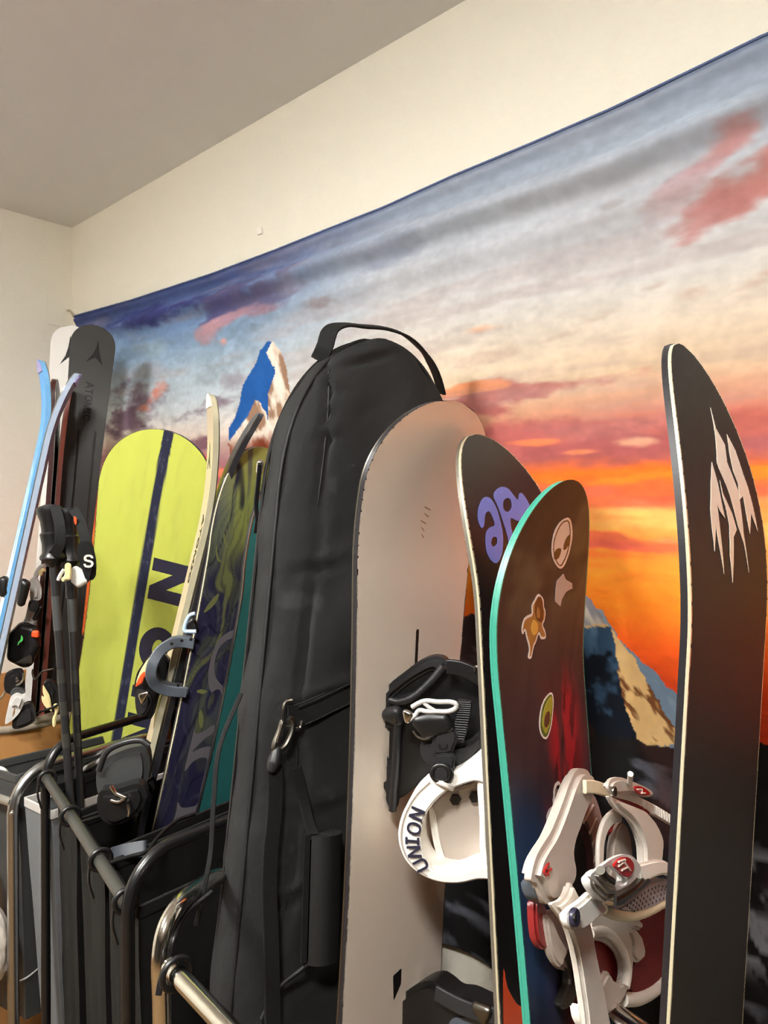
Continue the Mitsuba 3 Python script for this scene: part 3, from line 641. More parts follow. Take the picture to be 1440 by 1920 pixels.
fg = [[-0.0311,0.1471],[-0.0142,0.1537],[-0.0104,0.1626],[-0.0037,0.1703],[-0.0053,0.1814],[-0.0097,0.187],[-0.0003,0.1969],[0.0001,0.2046],[-0.0135,0.2056],[-0.0221,0.1992],[-0.03,0.2092],[-0.0365,0.2145],[-0.0449,0.2283],[-0.0544,0.2272],[-0.0509,0.216],[-0.059,0.2024],[-0.0642,0.1943],[-0.0701,0.1981],[-0.0738,0.1901],[-0.0676,0.1783],[-0.0542,0.1737],[-0.0466,0.1717],[-0.0484,0.1623],[-0.042,0.1554]]
f2 = stk('figure_sticker', fg, 'm_sticker_white')
P2 = spoly(fg, 4).buffer(-.0035)
put(f2, 'figure', decal(b, P2, 1, .0008), 'm_tan_sticker')
stk('hair', [[-0.0301,0.1505],[-0.0187,0.1558],[-0.012,0.1717],[-0.0153,0.1827],[-0.0289,0.1806],[-0.0369,0.1717],[-0.0394,0.1595]], 'm_brown_sticker', f2, .0012)
stk('muzzle', [[-0.0319,0.1635],[-0.0237,0.1717],[-0.0243,0.1785],[-0.0329,0.1758]], 'm_tan_sticker', f2, .0016)
stk('belly', [[-0.042,0.1805],[-0.0283,0.1854],[-0.0273,0.1957],[-0.0401,0.2001],[-0.0471,0.1919]], 'm_gold_sticker', f2, .0012)
av = stk('avocado_sticker', [[0.0092,0.2754],[0.0161,0.2843],[0.0107,0.3011],[-0.0004,0.3203],[-0.0163,0.3317],[-0.0302,0.3272],[-0.0357,0.3141],[-0.029,0.297],[-0.0145,0.283]], 'm_sticker_white')
stk('skin', [[0.007,0.278],[0.0123,0.2854],[0.0073,0.3007],[-0.0034,0.3186],[-0.0174,0.3289],[-0.0281,0.3249],[-0.0324,0.3138],[-0.0257,0.2973],[-0.0133,0.2851]], 'm_avocado_dark', av, .0008)
stk('flesh', [[0.0064,0.2807],[0.0102,0.2873],[0.0038,0.301],[-0.0064,0.3169],[-0.0182,0.3248],[-0.024,0.3208],[-0.0272,0.3124],[-0.021,0.2985],[-0.0086,0.2869]], 'm_avocado', av, .0012)
stk('pit', [[-0.0059,0.298],[-0.002,0.3038],[-0.0074,0.3134],[-0.0183,0.3175],[-0.022,0.311],[-0.017,0.3029]], 'm_pit', av, .0016)
g1 = [[0.0122,0.3892],[0.0168,0.4001],[0.0127,0.4106],[-0.0005,0.4153],[-0.0092,0.4084],[-0.0083,0.3968],[0.0002,0.3891]]
g2 = [[-0.0092,0.4162],[-0.0081,0.4268],[-0.0172,0.4377],[-0.0295,0.4414],[-0.0347,0.4352],[-0.0353,0.4224],[-0.024,0.4152]]
gs = stk('glasses_sticker', g1, 'm_sticker_white'); put(gs, 'rim', decal(b, unary_union([spoly(g2, 4), LineString([g1[4], g2[0]]).buffer(.004)]), 1, .0003), 'm_sticker_white')
for gg in (g1, g2):
    pp = spoly(gg, 4).buffer(-.004); put(gs, 'lens', decal(b, pp, 1, .0009), 'm_glass_print')
    c = pp.centroid
    put(gs, 'stripe', decal(b, unary_union([LineString([(c.x-.03, c.y-.03+i*.013), (c.x+.03, c.y-.01+i*.013)]).buffer(.002) for i in range(4)]).intersection(pp), 1, .0013), 'm_ski_logo')

# yellow board
k = L('snowboard_004', 'yellow green snowboard base with a navy centre stripe and large navy letters', 'snowboard')
b = build_board(k, 'yellow', 'm_gloss_black', 'm_print_matte', 'm_sidewall_black', 'm_maroon', base_color=pat_yellow)
def glyph(ch, w, h, t):
    if ch == 'N': return unary_union([Polygon([(0, 0), (t, 0), (t, h), (0, h)]), Polygon([(w-t, 0), (w, 0), (w, h), (w-t, h)]), Polygon([(0, h), (t*1.05, h), (w, 0), (w-t*1.05, 0)])])
    if ch == 'I': return Polygon([(0, 0), (t, 0), (t, h), (0, h)])
    if ch == 'O':
        e = affinity.scale(Point(0, 0).buffer(1, 24), w/2, h/2); i = affinity.scale(Point(0, 0).buffer(1, 24), w/2-t, h/2-t)
        return affinity.translate(e.difference(i), w/2, h/2)
    if ch == 'U':
        o = unary_union([Polygon([(0, h), (0, w/2), (w, w/2), (w, h)]), affinity.translate(Point(0, 0).buffer(w/2, 20), w/2, w/2)])
        i = unary_union([Polygon([(t, h+.01), (t, w/2), (w-t, w/2), (w-t, h+.01)]), affinity.translate(Point(0, 0).buffer(w/2-t, 20), w/2, w/2)])
        return o.difference(i)
for ch, s_end, w in (('N', .433, .112), ('O', .628, .125), ('I', .715, .035), ('N', .875, .112), ('U', 1.05, .115)):
    g = glyph(ch, w, .098, .034)
    put(k, 'letter', decal(b, Polygon(Polygon().exterior) if False else affinity.affine_transform(g, [0, -1, -1, 0, .122, s_end]), -1), 'm_navy_print')

# tattoo board
k = L('snowboard_005', 'indigo and olive swirl-printed snowboard base with grey lettering left of the board bag', 'snowboard')
b = build_board(k, 'tattoo', 'm_gloss_black', 'm_print_matte', 'm_sidewall_black', 'm_edge_pale', split=.0034, base_color=pat_tattoo)
big = [spoly(q, 5) for q in [[[-0.0243,0.3964],[-0.0495,0.4061],[-0.067,0.4258],[-0.073,0.4599],[-0.0715,0.4906],[-0.0628,0.5171],[-0.0518,0.5314],[-0.0418,0.5261],[-0.0298,0.5278],[-0.0199,0.5422],[-0.0211,0.5223],[-0.0376,0.5101],[-0.0544,0.4911],[-0.0615,0.4658],[-0.0581,0.4372],[-0.0427,0.4199],[-0.023,0.4116]],[[-0.0757,0.6073],[-0.0686,0.6182],[-0.0484,0.6154],[-0.026,0.6035],[-0.0214,0.6202],[-0.0436,0.6331],[-0.0677,0.6569],[-0.0416,0.6506],[-0.0169,0.6521],[-0.013,0.6712],[-0.0136,0.7003],[-0.0126,0.7355],[-0.0115,0.7708],[-0.0123,0.794],[-0.0367,0.8128],[-0.0544,0.8186],[-0.0749,0.8124],[-0.0747,0.783],[-0.0758,0.7636],[-0.0631,0.776],[-0.0429,0.7794],[-0.0218,0.7749],[-0.0218,0.7435],[-0.0212,0.704],[-0.0226,0.6782],[-0.0438,0.6734],[-0.0636,0.6825],[-0.0761,0.6968],[-0.0768,0.6639],[-0.0762,0.6356]]]]
put(k, 'lettering', decal(b, unary_union([q.buffer(0) for q in big]).intersection(Polygon([(-.118, .3), (.118, .3), (.118, 1.3), (-.118, 1.3)])), -1, me=.03), 'm_grey_print')
gv = [spoly(q, 5) for q in [[[-0.1178,0.3626],[-0.104,0.3531],[-0.0918,0.3368],[-0.0906,0.321],[-0.104,0.333],[-0.1155,0.3514]],[[-0.1085,0.1974],[-0.0989,0.2161],[-0.0905,0.2219],[-0.097,0.2248],[-0.1073,0.2104]],[[-0.1231,0.221],[-0.1146,0.2444],[-0.1019,0.2555],[-0.1137,0.2532],[-0.122,0.2374]],[[-0.0698,0.568],[-0.0579,0.586],[-0.0553,0.6057],[-0.0631,0.6027],[-0.0717,0.5815]],[[-0.0639,0.5285],[-0.0736,0.5337],[-0.0917,0.5283],[-0.0821,0.5231]]]]
M('olive_print', (142, 146, 92), .6)
for q in gv: put(k, 'leaf_print', decal(b, q, -1, .0003, me=.03), 'm_olive_print')

# teal board behind it
k = L('snowboard_006', 'plain teal snowboard mostly hidden between the swirl board and the board bag', 'snowboard')
build_board(k, 'teal', 'm_gloss_black', 'm_teal_base', 'm_sidewall_black', 'm_steel_dark')

# ------------------------------------------------------------------ black padded board bag
k = L('board_bag', 'tall black padded snowboard bag with carry handle and webbing straps', 'bag')
def bag_at(z):
    """near edge of the bag's middle plane at height z, unit vector along its width, outward normal of its main face"""
    t = float(np.clip((z-.72)/.86, -.84, 1.3)); a = math.radians(11 + 9*min(max(t, 0), 1))
    e = np.array([-.934 - .073*max(t, -.1), .633 + .164*t]); w = np.array([math.sin(a), math.cos(a)])
    return e, w, np.array([w[1], -w[0]])
BW, BT, ZTOP = .362, .088, 1.705
def bag_size(z):
    up = np.clip((z-1.42)/(ZTOP-1.42), 0, 1); lo = np.clip((.10-z)/.09, 0, 1)
    hw = max(BW/2*math.sqrt(max(1-up**2.2, 0)), .014)*math.sqrt(1-.25*lo**2)
    return hw, BT*(1-.30*up**3)*(1-.2*lo**2)
def bag_ring(z, n=96):
    e, w, nn = bag_at(z); c = e + w*BW/2; hw, th = bag_size(z); pts = []
    for q in np.linspace(0, 2*np.pi, n, endpoint=False):
        cx, sy = math.cos(q), math.sin(q)
        p = c + nn*(th/2*np.sign(cx)*abs(cx)**(2/2.7)) + w*(hw*np.sign(sy)*abs(sy)**(2/3.4))
        pts.append((p[0], p[1], z))
    return np.array(pts)
zz = np.concatenate([np.linspace(.012, 1.42, 130), 1.42+(ZTOP-1.42)*np.sin(np.linspace(0, np.pi/2, 34))[1:]])
rings = np.array([bag_ring(z) for z in zz])
ctr = rings.mean(1, keepdims=True); nrm = rings-ctr; nrm /= np.linalg.norm(nrm, axis=2, keepdims=True)
zz_ = rings[..., 2]
LV = np.array([[(r[:2]-bag_at(r[2])[0]) @ bag_at(r[2])[1] for r in R_] for R_ in rings])      # distance from the near edge
LF = np.array([[((r[:2]-bag_at(r[2])[0]) @ bag_at(r[2])[2]) > 0 for r in R_] for R_ in rings])  # on the main face
puff = .016*(fb(LV*8+2, zz_*5.0, 4, 201)-.5) + .012*(fb(LV*16+zz_*4, zz_*11, 3, 203)-.5)
puff = puff - .012*np.exp(-((LV-.082-.01*(fb(LV*0+3, zz_*6, 2, 204)-.5))/.0055)**2)*LF*ss(1.68, 1.62, zz_)*ss(.3, .5, zz_)
for zc, ys, w_, sl in ((1.515, .085, .030, .12), (1.60, .09, .025, -.2), (1.655, .14, .05, .35), (1.30, .09, .05, .1), (1.09, .12, .07, .15), (.92, .12, .06, -.1), (.80, .10, .05, .2)):
    puff = puff - .008*np.exp(-((zz_-zc-sl*(LV-ys))/.006)**2)*np.exp(-((LV-ys)/w_)**2)*LF
    puff = puff + .006*np.exp(-((zz_-zc-.018-sl*(LV-ys))/.010)**2)*np.exp(-((LV-ys)/w_)**2)*LF
nrm[..., 2] = 0
rings = rings + nrm*puff[..., None]
put(k, 'body', loft(rings), 'm_bag_fabric', 50)
def on_face(z, lv, off=.001):
    e, w, nn = bag_at(z); hw, th = bag_size(z); sy = np.clip((lv-BW/2)/hw, -.999, .999)
    q = e + w*lv + nn*(th/2*(1-abs(sy)**3.4)**(1/2.7) + off); return (q[0], q[1], z)
put(k, 'crease_shade', tube([on_face(z, .082+.006*math.sin(z*9), -.006) for z in np.linspace(.55, 1.655, 60)], .0030, 8), 'm_bag_trim', 50)  # dark tube stands in for the shade along the bag's crease
# piping along the rim of both faces
def rim(f):
    A, B_ = [], []
    for z in np.concatenate([np.linspace(.2, 1.42, 60), 1.42+(ZTOP-.004-1.42)*np.sin(np.linspace(0, np.pi/2, 44))[1:]]):
        e, w, nn = bag_at(z); c = e + w*BW/2; hw, th = bag_size(z); g = (1-abs(f)**2.7)**(1/3.4)
        for sgn, out in ((-1, A), (1, B_)):
            q = c + nn*th/2*f + w*sgn*(hw*g+.001); out.append((q[0], q[1], z))
    return np.array(A + B_[::-1])
put(k, 'piping', tube(rim(-.80), .0045, 8), 'm_bag_trim', 50)
put(k, 'piping', tube(rim(.62), .0034, 8), 'm_bag_trim', 50)
put(k, 'zipper', tube(rim(-.1), .0030, 6), 'm_black_plastic', 50)
zp = [[-1.0036,0.766,1.4711],[-1.0054,0.7641,1.4418],[-1.0079,0.7615,1.4062],[-1.0065,0.7626,1.3795],[-1.0083,0.7607,1.3573]]
put(k, 'zipper_pull', strap(zp, .008, .003, (1, -.3, 0)), 'm_black_plastic')
put(k, 'zipper_slider', hull([[-1.007,0.7697,1.475],[-1.0082,0.7685,1.4607]], .006), 'm_chrome')
# carry handle over the top
hd = [[-0.9854,0.8806,1.6592],[-0.9699,0.8817,1.6815],[-0.9699,0.8956,1.7128]] + [[-0.9637,0.9221,1.7258],[-0.9536,0.9591,1.7279],[-0.9445,1.0087,1.7312],[-0.9305,1.0493,1.723],[-0.9247,1.0888,1.7023],[-0.9209,1.1129,1.6787],[-0.9213,1.1329,1.6536],[-0.9245,1.1502,1.6247]]
put(k, 'handle', strap(hd, .030, .005, [(.75, -.6, .25)] * 2 + [(.5, -.45, .7)] + [(.3, -.2, .9)]*5 + [(.4, .5, .7)]*3, 10), 'm_webbing', 50)
# compression strap with hook and hanging webbing
st = [[-0.9026,0.7441,1.0729],[-0.8986,0.7613,1.0735],[-0.8928,0.7895,1.0791],[-0.886,0.8237,1.0883],[-0.8789,0.8589,1.097],[-0.8703,0.9007,1.1062]]
put(k, 'compression_strap', strap(st, .038, .004, [0.9654,-0.2263,0.1293], 8), 'm_webbing', 50)
put(k, 'strap_seam', cat([tube(np.array(st)[1:5]+np.array([.005, -.004, dz]), .0012, 6, sm=6) for dz in (.016, -.016)]), 'm_bag_trim')
dr = [[-0.8989,0.7485,1.0994],[-0.9015,0.7358,1.0964],[-0.8997,0.7291,1.0717],[-0.8968,0.7362,1.0625],[-0.8915,0.7552,1.0562],[-0.8914,0.7617,1.0665]]
put(k, 'buckle_loop', tube(dr, .0035, 8, closed=False, sm=5), 'm_chrome')
hk = [[-0.8945,0.7259,1.0733],[-0.894,0.7193,1.0585],[-0.894,0.711,1.0441],[-0.8932,0.7093,1.035],[-0.8911,0.7168,1.0321],[-0.8893,0.7279,1.038],[-0.8889,0.7381,1.053],[-0.89,0.7422,1.0684],[-0.8924,0.7367,1.0764]]
put(k, 'snap_hook', tube(hk, .005, 10, sm=6), 'm_steel_dark')
put(k, 'hook_gate', tube([[-0.8917,0.7225,1.0697],[-0.8909,0.7116,1.0447]], .0035, 8, sm=4), 'm_chrome')
put(k, 'hook_swivel', hull([[-0.892,0.7125,1.0313],[-0.8914,0.7068,1.0166],[-0.8912,0.7026,1.008]], [.008, .011, .008]), 'm_dark_plastic')
hs = [[-0.894,0.7089,1.009],[-0.8906,0.7082,0.9825],[-0.8859,0.7024,0.9372],[-0.8815,0.6918,0.8859],[-0.8753,0.6849,0.8271],[-0.868,0.6821,0.768],[-0.8602,0.6779,0.7028],[-0.851,0.6725,0.6244]]
put(k, 'hanging_strap', strap(hs, .026, .005, [0.9654,-0.2263,0.1293], 8), 'm_webbing', 50)
hs = [[-0.8892,0.7489,0.9967],[-0.8806,0.7534,0.9563],[-0.8663,0.7551,0.9145],[-0.857,0.7577,0.8959]]
put(k, 'shoulder_strap', strap(hs, .018, .004, [0.9654,-0.2263,0.1293], 8), 'm_webbing', 50)
# rolled grip pad
gp = [[-0.8503,0.7714,0.9002],[-0.8441,0.7636,0.8409],[-0.838,0.7558,0.7812],[-0.8319,0.7481,0.7224]]
ring = [(.026*math.cos(a)*(1+.04*a), .020*math.sin(a)*(1+.04*a)) for a in np.linspace(.3, 6.2, 26)]
prof = np.vstack([ring, [(x*.72, y*.72) for x, y in ring[::-1]]])
put(k, 'grip_pad', sweep(catmull(gp, 8), prof, [0.9654,-0.2263,0.1293]), 'm_bag_trim', 50)
put(k, 'grip_core', tube(gp, .0085, 10, sm=6), 'm_webbing', 50)
cd = [[-0.8354,0.7364,0.7278],[-0.8455,0.7211,0.7145],[-0.8592,0.6869,0.6951],[-0.8647,0.6619,0.6619]]
put(k, 'grip_cord', tube(cd, .0035, 8, sm=8), 'm_bag_trim', 50)
put(k, 'side_strap', strap([[-0.9301,0.6745,1.1191],[-0.9112,0.6232,1.0544],[-0.9001,0.6057,0.9851],[-0.8941,0.5971,0.9215],[-0.8908,0.5861,0.8815],[-0.9003,0.5767,0.8184]], .007, .003, (.7, -.7, 0), 8), 'm_webbing', 50)

# ------------------------------------------------------------------ snowboard bindings (each a thing screwed on its board)
def xz_poly(pts, n=5, y=0.86):
    return [(p[0], y, p[2]) for p in pts]
def plate_y(pts, depth, n=5, holes=(), bevel=.0025, smooth=True):
    """closed outline through points on a plane y = const, extruded towards +y (away from the camera)"""
    P = np.asarray(pts, float); y = P[:, 1].mean()
    f = (lambda q: spoly(np.asarray(q)[:, [0, 2]], n)) if smooth else (lambda q: Polygon(np.asarray(q)[:, [0, 2]]).buffer(0))
    p = f(P)
    for h in holes: p = p.difference(f(h))
    return plate(p, depth, (0, y + depth/2, 0), (1, 0, 0), (0, 0, 1), bevel)

# black and white binding on the board with the blue emblem
UN = np.array([0.4965,-0.8681,0.0]); EZ = np.array([0, 0, 1.0]); UE = np.cross(EZ, UN); UE /= np.linalg.norm(UE)
def plate_u(pts, depth, n=5, holes=(), bevel=.0025, smooth=True):
    """like plate_y, on the upright plane that the heel loop lies in; extruded away from the viewer's side"""
    P = np.asarray(pts, float); o = P.mean(0)
    f = lambda q: spoly(np.stack([(np.asarray(q)-o) @ UE, (np.asarray(q)-o)[:, 2]], 1), n)
    p = f(P)
    for h in holes: p = p.difference(f(h))
    return plate(p, depth, o - UN*depth/2, UE, EZ, bevel)
k = L('snowboard_binding', 'black highback binding with a white lettered heel loop on the blue emblem board', 'binding')
hc = plate_u([[-0.5991,0.8513,1.0696],[-0.6138,0.8429,1.0535],[-0.6312,0.8329,1.037],[-0.6461,0.8244,1.0267],[-0.6625,0.815,1.0206],[-0.679,0.8056,1.0084],[-0.6957,0.796,0.9878],[-0.7077,0.7891,0.9599],[-0.7118,0.7868,0.9328],[-0.7071,0.7895,0.9083],[-0.6956,0.796,0.89],[-0.6776,0.8063,0.8772],[-0.6572,0.818,0.8724],[-0.635,0.8307,0.8747],[-0.6137,0.8429,0.8827],[-0.5945,0.8539,0.8868],[-0.5945,0.8539,0.9038],[-0.6201,0.8392,0.8968],[-0.6376,0.8293,0.887],[-0.6545,0.8195,0.8863],[-0.6717,0.8098,0.8916],[-0.6796,0.8052,0.9079],[-0.6836,0.8029,0.9362],[-0.6783,0.806,0.9632],[-0.6658,0.8131,0.9857],[-0.6507,0.8218,1.0023],[-0.635,0.8307,1.0113],[-0.617,0.841,1.0191],[-0.599,0.8513,1.0201]], .055, 4)
put(k, 'heel_loop', hc, 'm_white_plastic')
put(k, 'loop_groove', tube([[-0.6714,0.8093,1.0139],[-0.69,0.7987,0.9908],[-0.7027,0.7914,0.9622],[-0.7074,0.7888,0.9335],[-0.7034,0.7911,0.9105],[-0.6926,0.7972,0.8936],[-0.6753,0.8071,0.8815]], .0012, 6, sm=6), 'm_warmgrey')
for ch, px in (('N',(773,1531)), ('O',(766,1566)), ('I',(764,1589)), ('N',(770,1610)), ('U',(790,1634))):
    pass
LET = [('N', [[-0.684,0.7998,0.9755]][0], 72), ('O', [[-0.6886,0.7972,0.9554]][0], 82), ('I', [[-0.692,0.7953,0.9338]][0], 91), ('N', [[-0.6906,0.796,0.9219]][0], 98), ('U', [[-0.6846,0.7995,0.903]][0], 122)]
for ch, c, ang in LET:
    m = meshkit.text_mesh(ch, .0190, .0006, bold=True); m.apply_translation([-m.bounds[1][0], -m.bounds[:, 1].mean(), 0])
    a = math.radians(ang); X = np.eye(4)
    X[:3, 0] = UE*math.cos(a) + EZ*math.sin(a); X[:3, 1] = EZ*math.cos(a) - UE*math.sin(a); X[:3, 2] = np.cross(X[:3, 0], X[:3, 1]); X[:3, 3] = c
    m.apply_transform(X); put(k, 'letter', m, 'm_navy_print')
put(k, 'base_plate', plate_u([[-0.6161,0.8461,1.0187],[-0.6135,0.8476,0.9631],[-0.6128,0.848,0.9184],[-0.6013,0.8546,0.879],[-0.5949,0.8583,0.8799],[-0.6032,0.8535,0.9196],[-0.6052,0.8524,0.964],[-0.6039,0.8531,1.0199]], .11, 4), 'm_white_plastic')
put(k, 'inner_web', plate_u([[-0.7003,0.8418,0.9555],[-0.6948,0.8449,0.9091],[-0.6852,0.8504,0.8751],[-0.6722,0.8578,0.8534],[-0.6648,0.8621,0.8583],[-0.677,0.8551,0.8801],[-0.6866,0.8496,0.9101],[-0.6934,0.8457,0.9524]], .02, 4, bevel=.002), 'm_white_plastic')
for px in [[-0.6662,0.8613,0.9756],[-0.6419,0.8751,0.982],[-0.6661,0.8613,0.8744]]:
    put(k, 'screw', disc(px, UN, .0085, .008, 6), 'm_black_plastic')
put(k, 'footbed', plate_u([[-0.7008,0.8472,0.9522],[-0.6925,0.852,0.9704],[-0.6754,0.8618,0.9847],[-0.6517,0.8753,0.9949],[-0.6315,0.8868,1.0],[-0.6282,0.8888,0.9307],[-0.6261,0.89,0.8691],[-0.6516,0.8754,0.8626],[-0.6678,0.8661,0.8636],[-0.6801,0.8591,0.8792],[-0.6925,0.852,0.9138]], .012, 4), 'm_warmgrey')
# highback: a frame with windows, spine and wing
hb = [[-0.7811,0.8013,1.1007],[-0.7739,0.8054,1.1124],[-0.7568,0.8152,1.1351],[-0.7399,0.8249,1.1512],[-0.7168,0.8381,1.1715],[-0.6981,0.8488,1.1804],[-0.6844,0.8566,1.178],[-0.6803,0.859,1.1689],[-0.6885,0.8543,1.1543],[-0.7064,0.8441,1.1265],[-0.7202,0.8361,1.1113],[-0.7328,0.8289,1.0978],[-0.7398,0.8249,1.0766],[-0.7427,0.8233,1.0446],[-0.7441,0.8225,1.0048],[-0.7455,0.8217,0.9648],[-0.7497,0.8193,0.9437],[-0.7568,0.8152,0.9493],[-0.7639,0.8111,0.9709],[-0.7739,0.8054,0.9923],[-0.7825,0.8005,1.0155],[-0.7868,0.798,1.0473],[-0.7839,0.7997,1.0812]]
w1 = [[-0.7511,0.8185,1.1171],[-0.7314,0.8297,1.1375],[-0.7119,0.8409,1.1529],[-0.6981,0.8488,1.16],[-0.7022,0.8464,1.1456],[-0.7175,0.8377,1.1305],[-0.7356,0.8273,1.1214]]
w2 = [[-0.7796,0.8022,1.0719],[-0.7696,0.8079,1.0823],[-0.7668,0.8095,1.0617],[-0.7653,0.8103,1.0267],[-0.7639,0.8111,0.9949],[-0.7739,0.8054,1.0131],[-0.7796,0.8022,1.0399]]
w3 = [[-0.7611,0.8128,1.0638],[-0.7525,0.8176,1.0629],[-0.7511,0.8185,1.0439],[-0.7568,0.8152,1.0195],[-0.7611,0.8128,1.0399]]
put(k, 'highback', plate_u(hb, .030, 4, holes=(w1, w2, w3), bevel=.006), 'm_dark_plastic', 40)
put(k, 'highback_shell', plate_u([[-0.7839,0.8112,1.095],[-0.7467,0.8325,1.1441],[-0.7025,0.8578,1.1722],[-0.6578,0.8834,1.1574],[-0.6408,0.8931,1.1366],[-0.6408,0.8931,1.0507],[-0.6713,0.8756,1.0071],[-0.7128,0.8519,0.9952],[-0.7516,0.8297,0.9609],[-0.7724,0.8178,0.9829],[-0.7883,0.8087,1.0218]], .014, 4), 'm_black_plastic')
put(k, 'highback_rib', tube([[-0.6825,0.8543,1.1677],[-0.7003,0.8441,1.1432],[-0.721,0.8322,1.1214],[-0.7406,0.821,1.1122],[-0.7533,0.8138,1.1145]], .006, 10, sm=6), 'm_dark_plastic', 50)
put(k, 'highback_rib', tube([[-0.7406,0.821,1.0916],[-0.7434,0.8194,1.0612],[-0.7448,0.8186,1.0214],[-0.7476,0.817,0.9815],[-0.749,0.8162,0.9495]], .006, 10, sm=6), 'm_dark_plastic', 50)
put(k, 'adjuster', hull([[-0.7533,0.8114,1.0927],[-0.7434,0.8171,1.0966],[-0.7406,0.8187,1.0857]], [.010, .012, .009]), 'm_dark_plastic', 40)
put(k, 'rivet', disc([[-0.7366,0.8072,1.0881]][0], UN, .0035, .004, 12), 'm_steel_dark')
put(k, 'ankle_pad', plate_u([[-0.7028,0.823,1.0534],[-0.6933,0.8285,1.0635],[-0.6757,0.8385,1.0619],[-0.6596,0.8478,1.0587],[-0.6397,0.8592,1.0665],[-0.6252,0.8674,1.0814],[-0.6232,0.8686,1.0603],[-0.633,0.8629,1.0411],[-0.6516,0.8523,1.0242],[-0.6663,0.8439,1.0274],[-0.6892,0.8308,1.0268],[-0.7001,0.8246,1.0366]], .02, 4, bevel=.006), 'm_dark_plastic', 40)
put(k, 'ankle_strap', strap([[-0.6646,0.8392,1.1727],[-0.6513,0.8468,1.1719],[-0.6367,0.8551,1.1667],[-0.6203,0.8645,1.1571]], .022, .006, UN, 8), 'm_black_plastic', 40)
lad = [[-0.6389,0.8481,1.1282],[-0.6402,0.8473,1.1107],[-0.6442,0.8451,1.0899],[-0.6494,0.842,1.0698]]
put(k, 'ladder_strap', strap(lad, .020, .004, UN, 8), 'm_dark_plastic', 40)
lp = catmull(lad, 6)
put(k, 'ladder_teeth', cat([strap([p + (UN*.003 - UE*.009), p + (UN*.003 + UE*.009)], .0025, .003, UN, 0) for p in lp[1:-1]]), 'm_dark_plastic')
put(k, 'lever', tube([[-0.7064,0.8014,1.0944],[-0.697,0.8068,1.1028],[-0.6916,0.8099,1.1108],[-0.6822,0.8152,1.11],[-0.6689,0.8229,1.1109],[-0.6557,0.8304,1.1119],[-0.6465,0.8357,1.1171],[-0.6458,0.8361,1.1232],[-0.653,0.8319,1.1257],[-0.6676,0.8236,1.1247],[-0.6822,0.8152,1.1252],[-0.6916,0.8099,1.1215],[-0.701,0.8045,1.1147]], .0035, 10, sm=5), 'm_silver_plastic', 50)
put(k, 'lever_bar', tube([[-0.6856,0.8133,1.1219],[-0.6782,0.8175,1.1156],[-0.6702,0.8221,1.1109]], .003, 8, sm=4), 'm_silver_plastic', 50)
put(k, 'lever_tip', hull([[-0.7085,0.8002,1.1065],[-0.7064,0.8014,1.096],[-0.7024,0.8037,1.1039]], .005), 'm_chrome', 40)
put(k, 'buckle_body', hull([[-0.6956,0.8122,1.0943],[-0.6808,0.8207,1.1],[-0.6635,0.8306,1.0998],[-0.6582,0.8336,1.0896],[-0.6848,0.8184,1.0799]], .010), 'm_black_plastic', 40)
put(k, 'buckle', plate_u([[-0.6689,0.8205,1.0826],[-0.6584,0.8266,1.088],[-0.6465,0.8334,1.0875],[-0.6426,0.8356,1.0772],[-0.6465,0.8334,1.0619],[-0.6518,0.8304,1.0524],[-0.6716,0.819,1.0491],[-0.6756,0.8167,1.0609],[-0.6729,0.8183,1.0732]], .018, 3, bevel=.004), 'm_dark_plastic', 40)
put(k, 'buckle_notch', plate_u([[-0.666,0.8217,1.0649],[-0.6646,0.8224,1.0574],[-0.6554,0.8277,1.0582],[-0.6541,0.8285,1.0659],[-0.6567,0.8269,1.0657],[-0.658,0.8262,1.061],[-0.6627,0.8235,1.0606],[-0.6633,0.8232,1.0651]], .004, 2, bevel=.0005), 'm_black_plastic')
put(k, 'link', plate_u([[-0.6664,0.8174,1.0507],[-0.6453,0.8294,1.0526],[-0.6453,0.8294,1.0345],[-0.6466,0.8287,1.0209],[-0.6558,0.8234,1.014],[-0.6664,0.8174,1.0145],[-0.6717,0.8144,1.023],[-0.669,0.8159,1.0354]], .012, 4, bevel=.003), 'm_dark_plastic', 40)
sc0 = [[-0.656,0.8164,1.0278]][0]
put(k, 'link_ring', sweep([np.array(sc0) + UE*.0130*math.cos(a) + np.array([0, 0, .0115*math.sin(a)]) for a in np.linspace(0, 2*np.pi, 28, endpoint=False)], circ(.0045, 8), UN, True), 'm_black_plastic', 50)
put(k, 'link_bolt', disc(sc0, UN, .010, .008, 20), 'm_dark_plastic', 40)
put(k, 'link_washer', disc([[-0.6603,0.8255,1.0093]][0], (0.1, .6, 1), .017, .008, 24), 'm_offwhite', 40)
put(k, 'cable_loop', tube([[-0.7104,0.8187,1.0761],[-0.7035,0.8226,1.0673],[-0.6933,0.8285,1.0666],[-0.6831,0.8343,1.0752]], .0025, 8, sm=6), 'm_steel_dark')
put(k, 'toe_buckle', tube([[-0.6254,0.8524,1.1703],[-0.6241,0.8531,1.1764],[-0.6208,0.855,1.1751],[-0.6202,0.8553,1.1676]], .002, 8, sm=4), 'm_chrome')

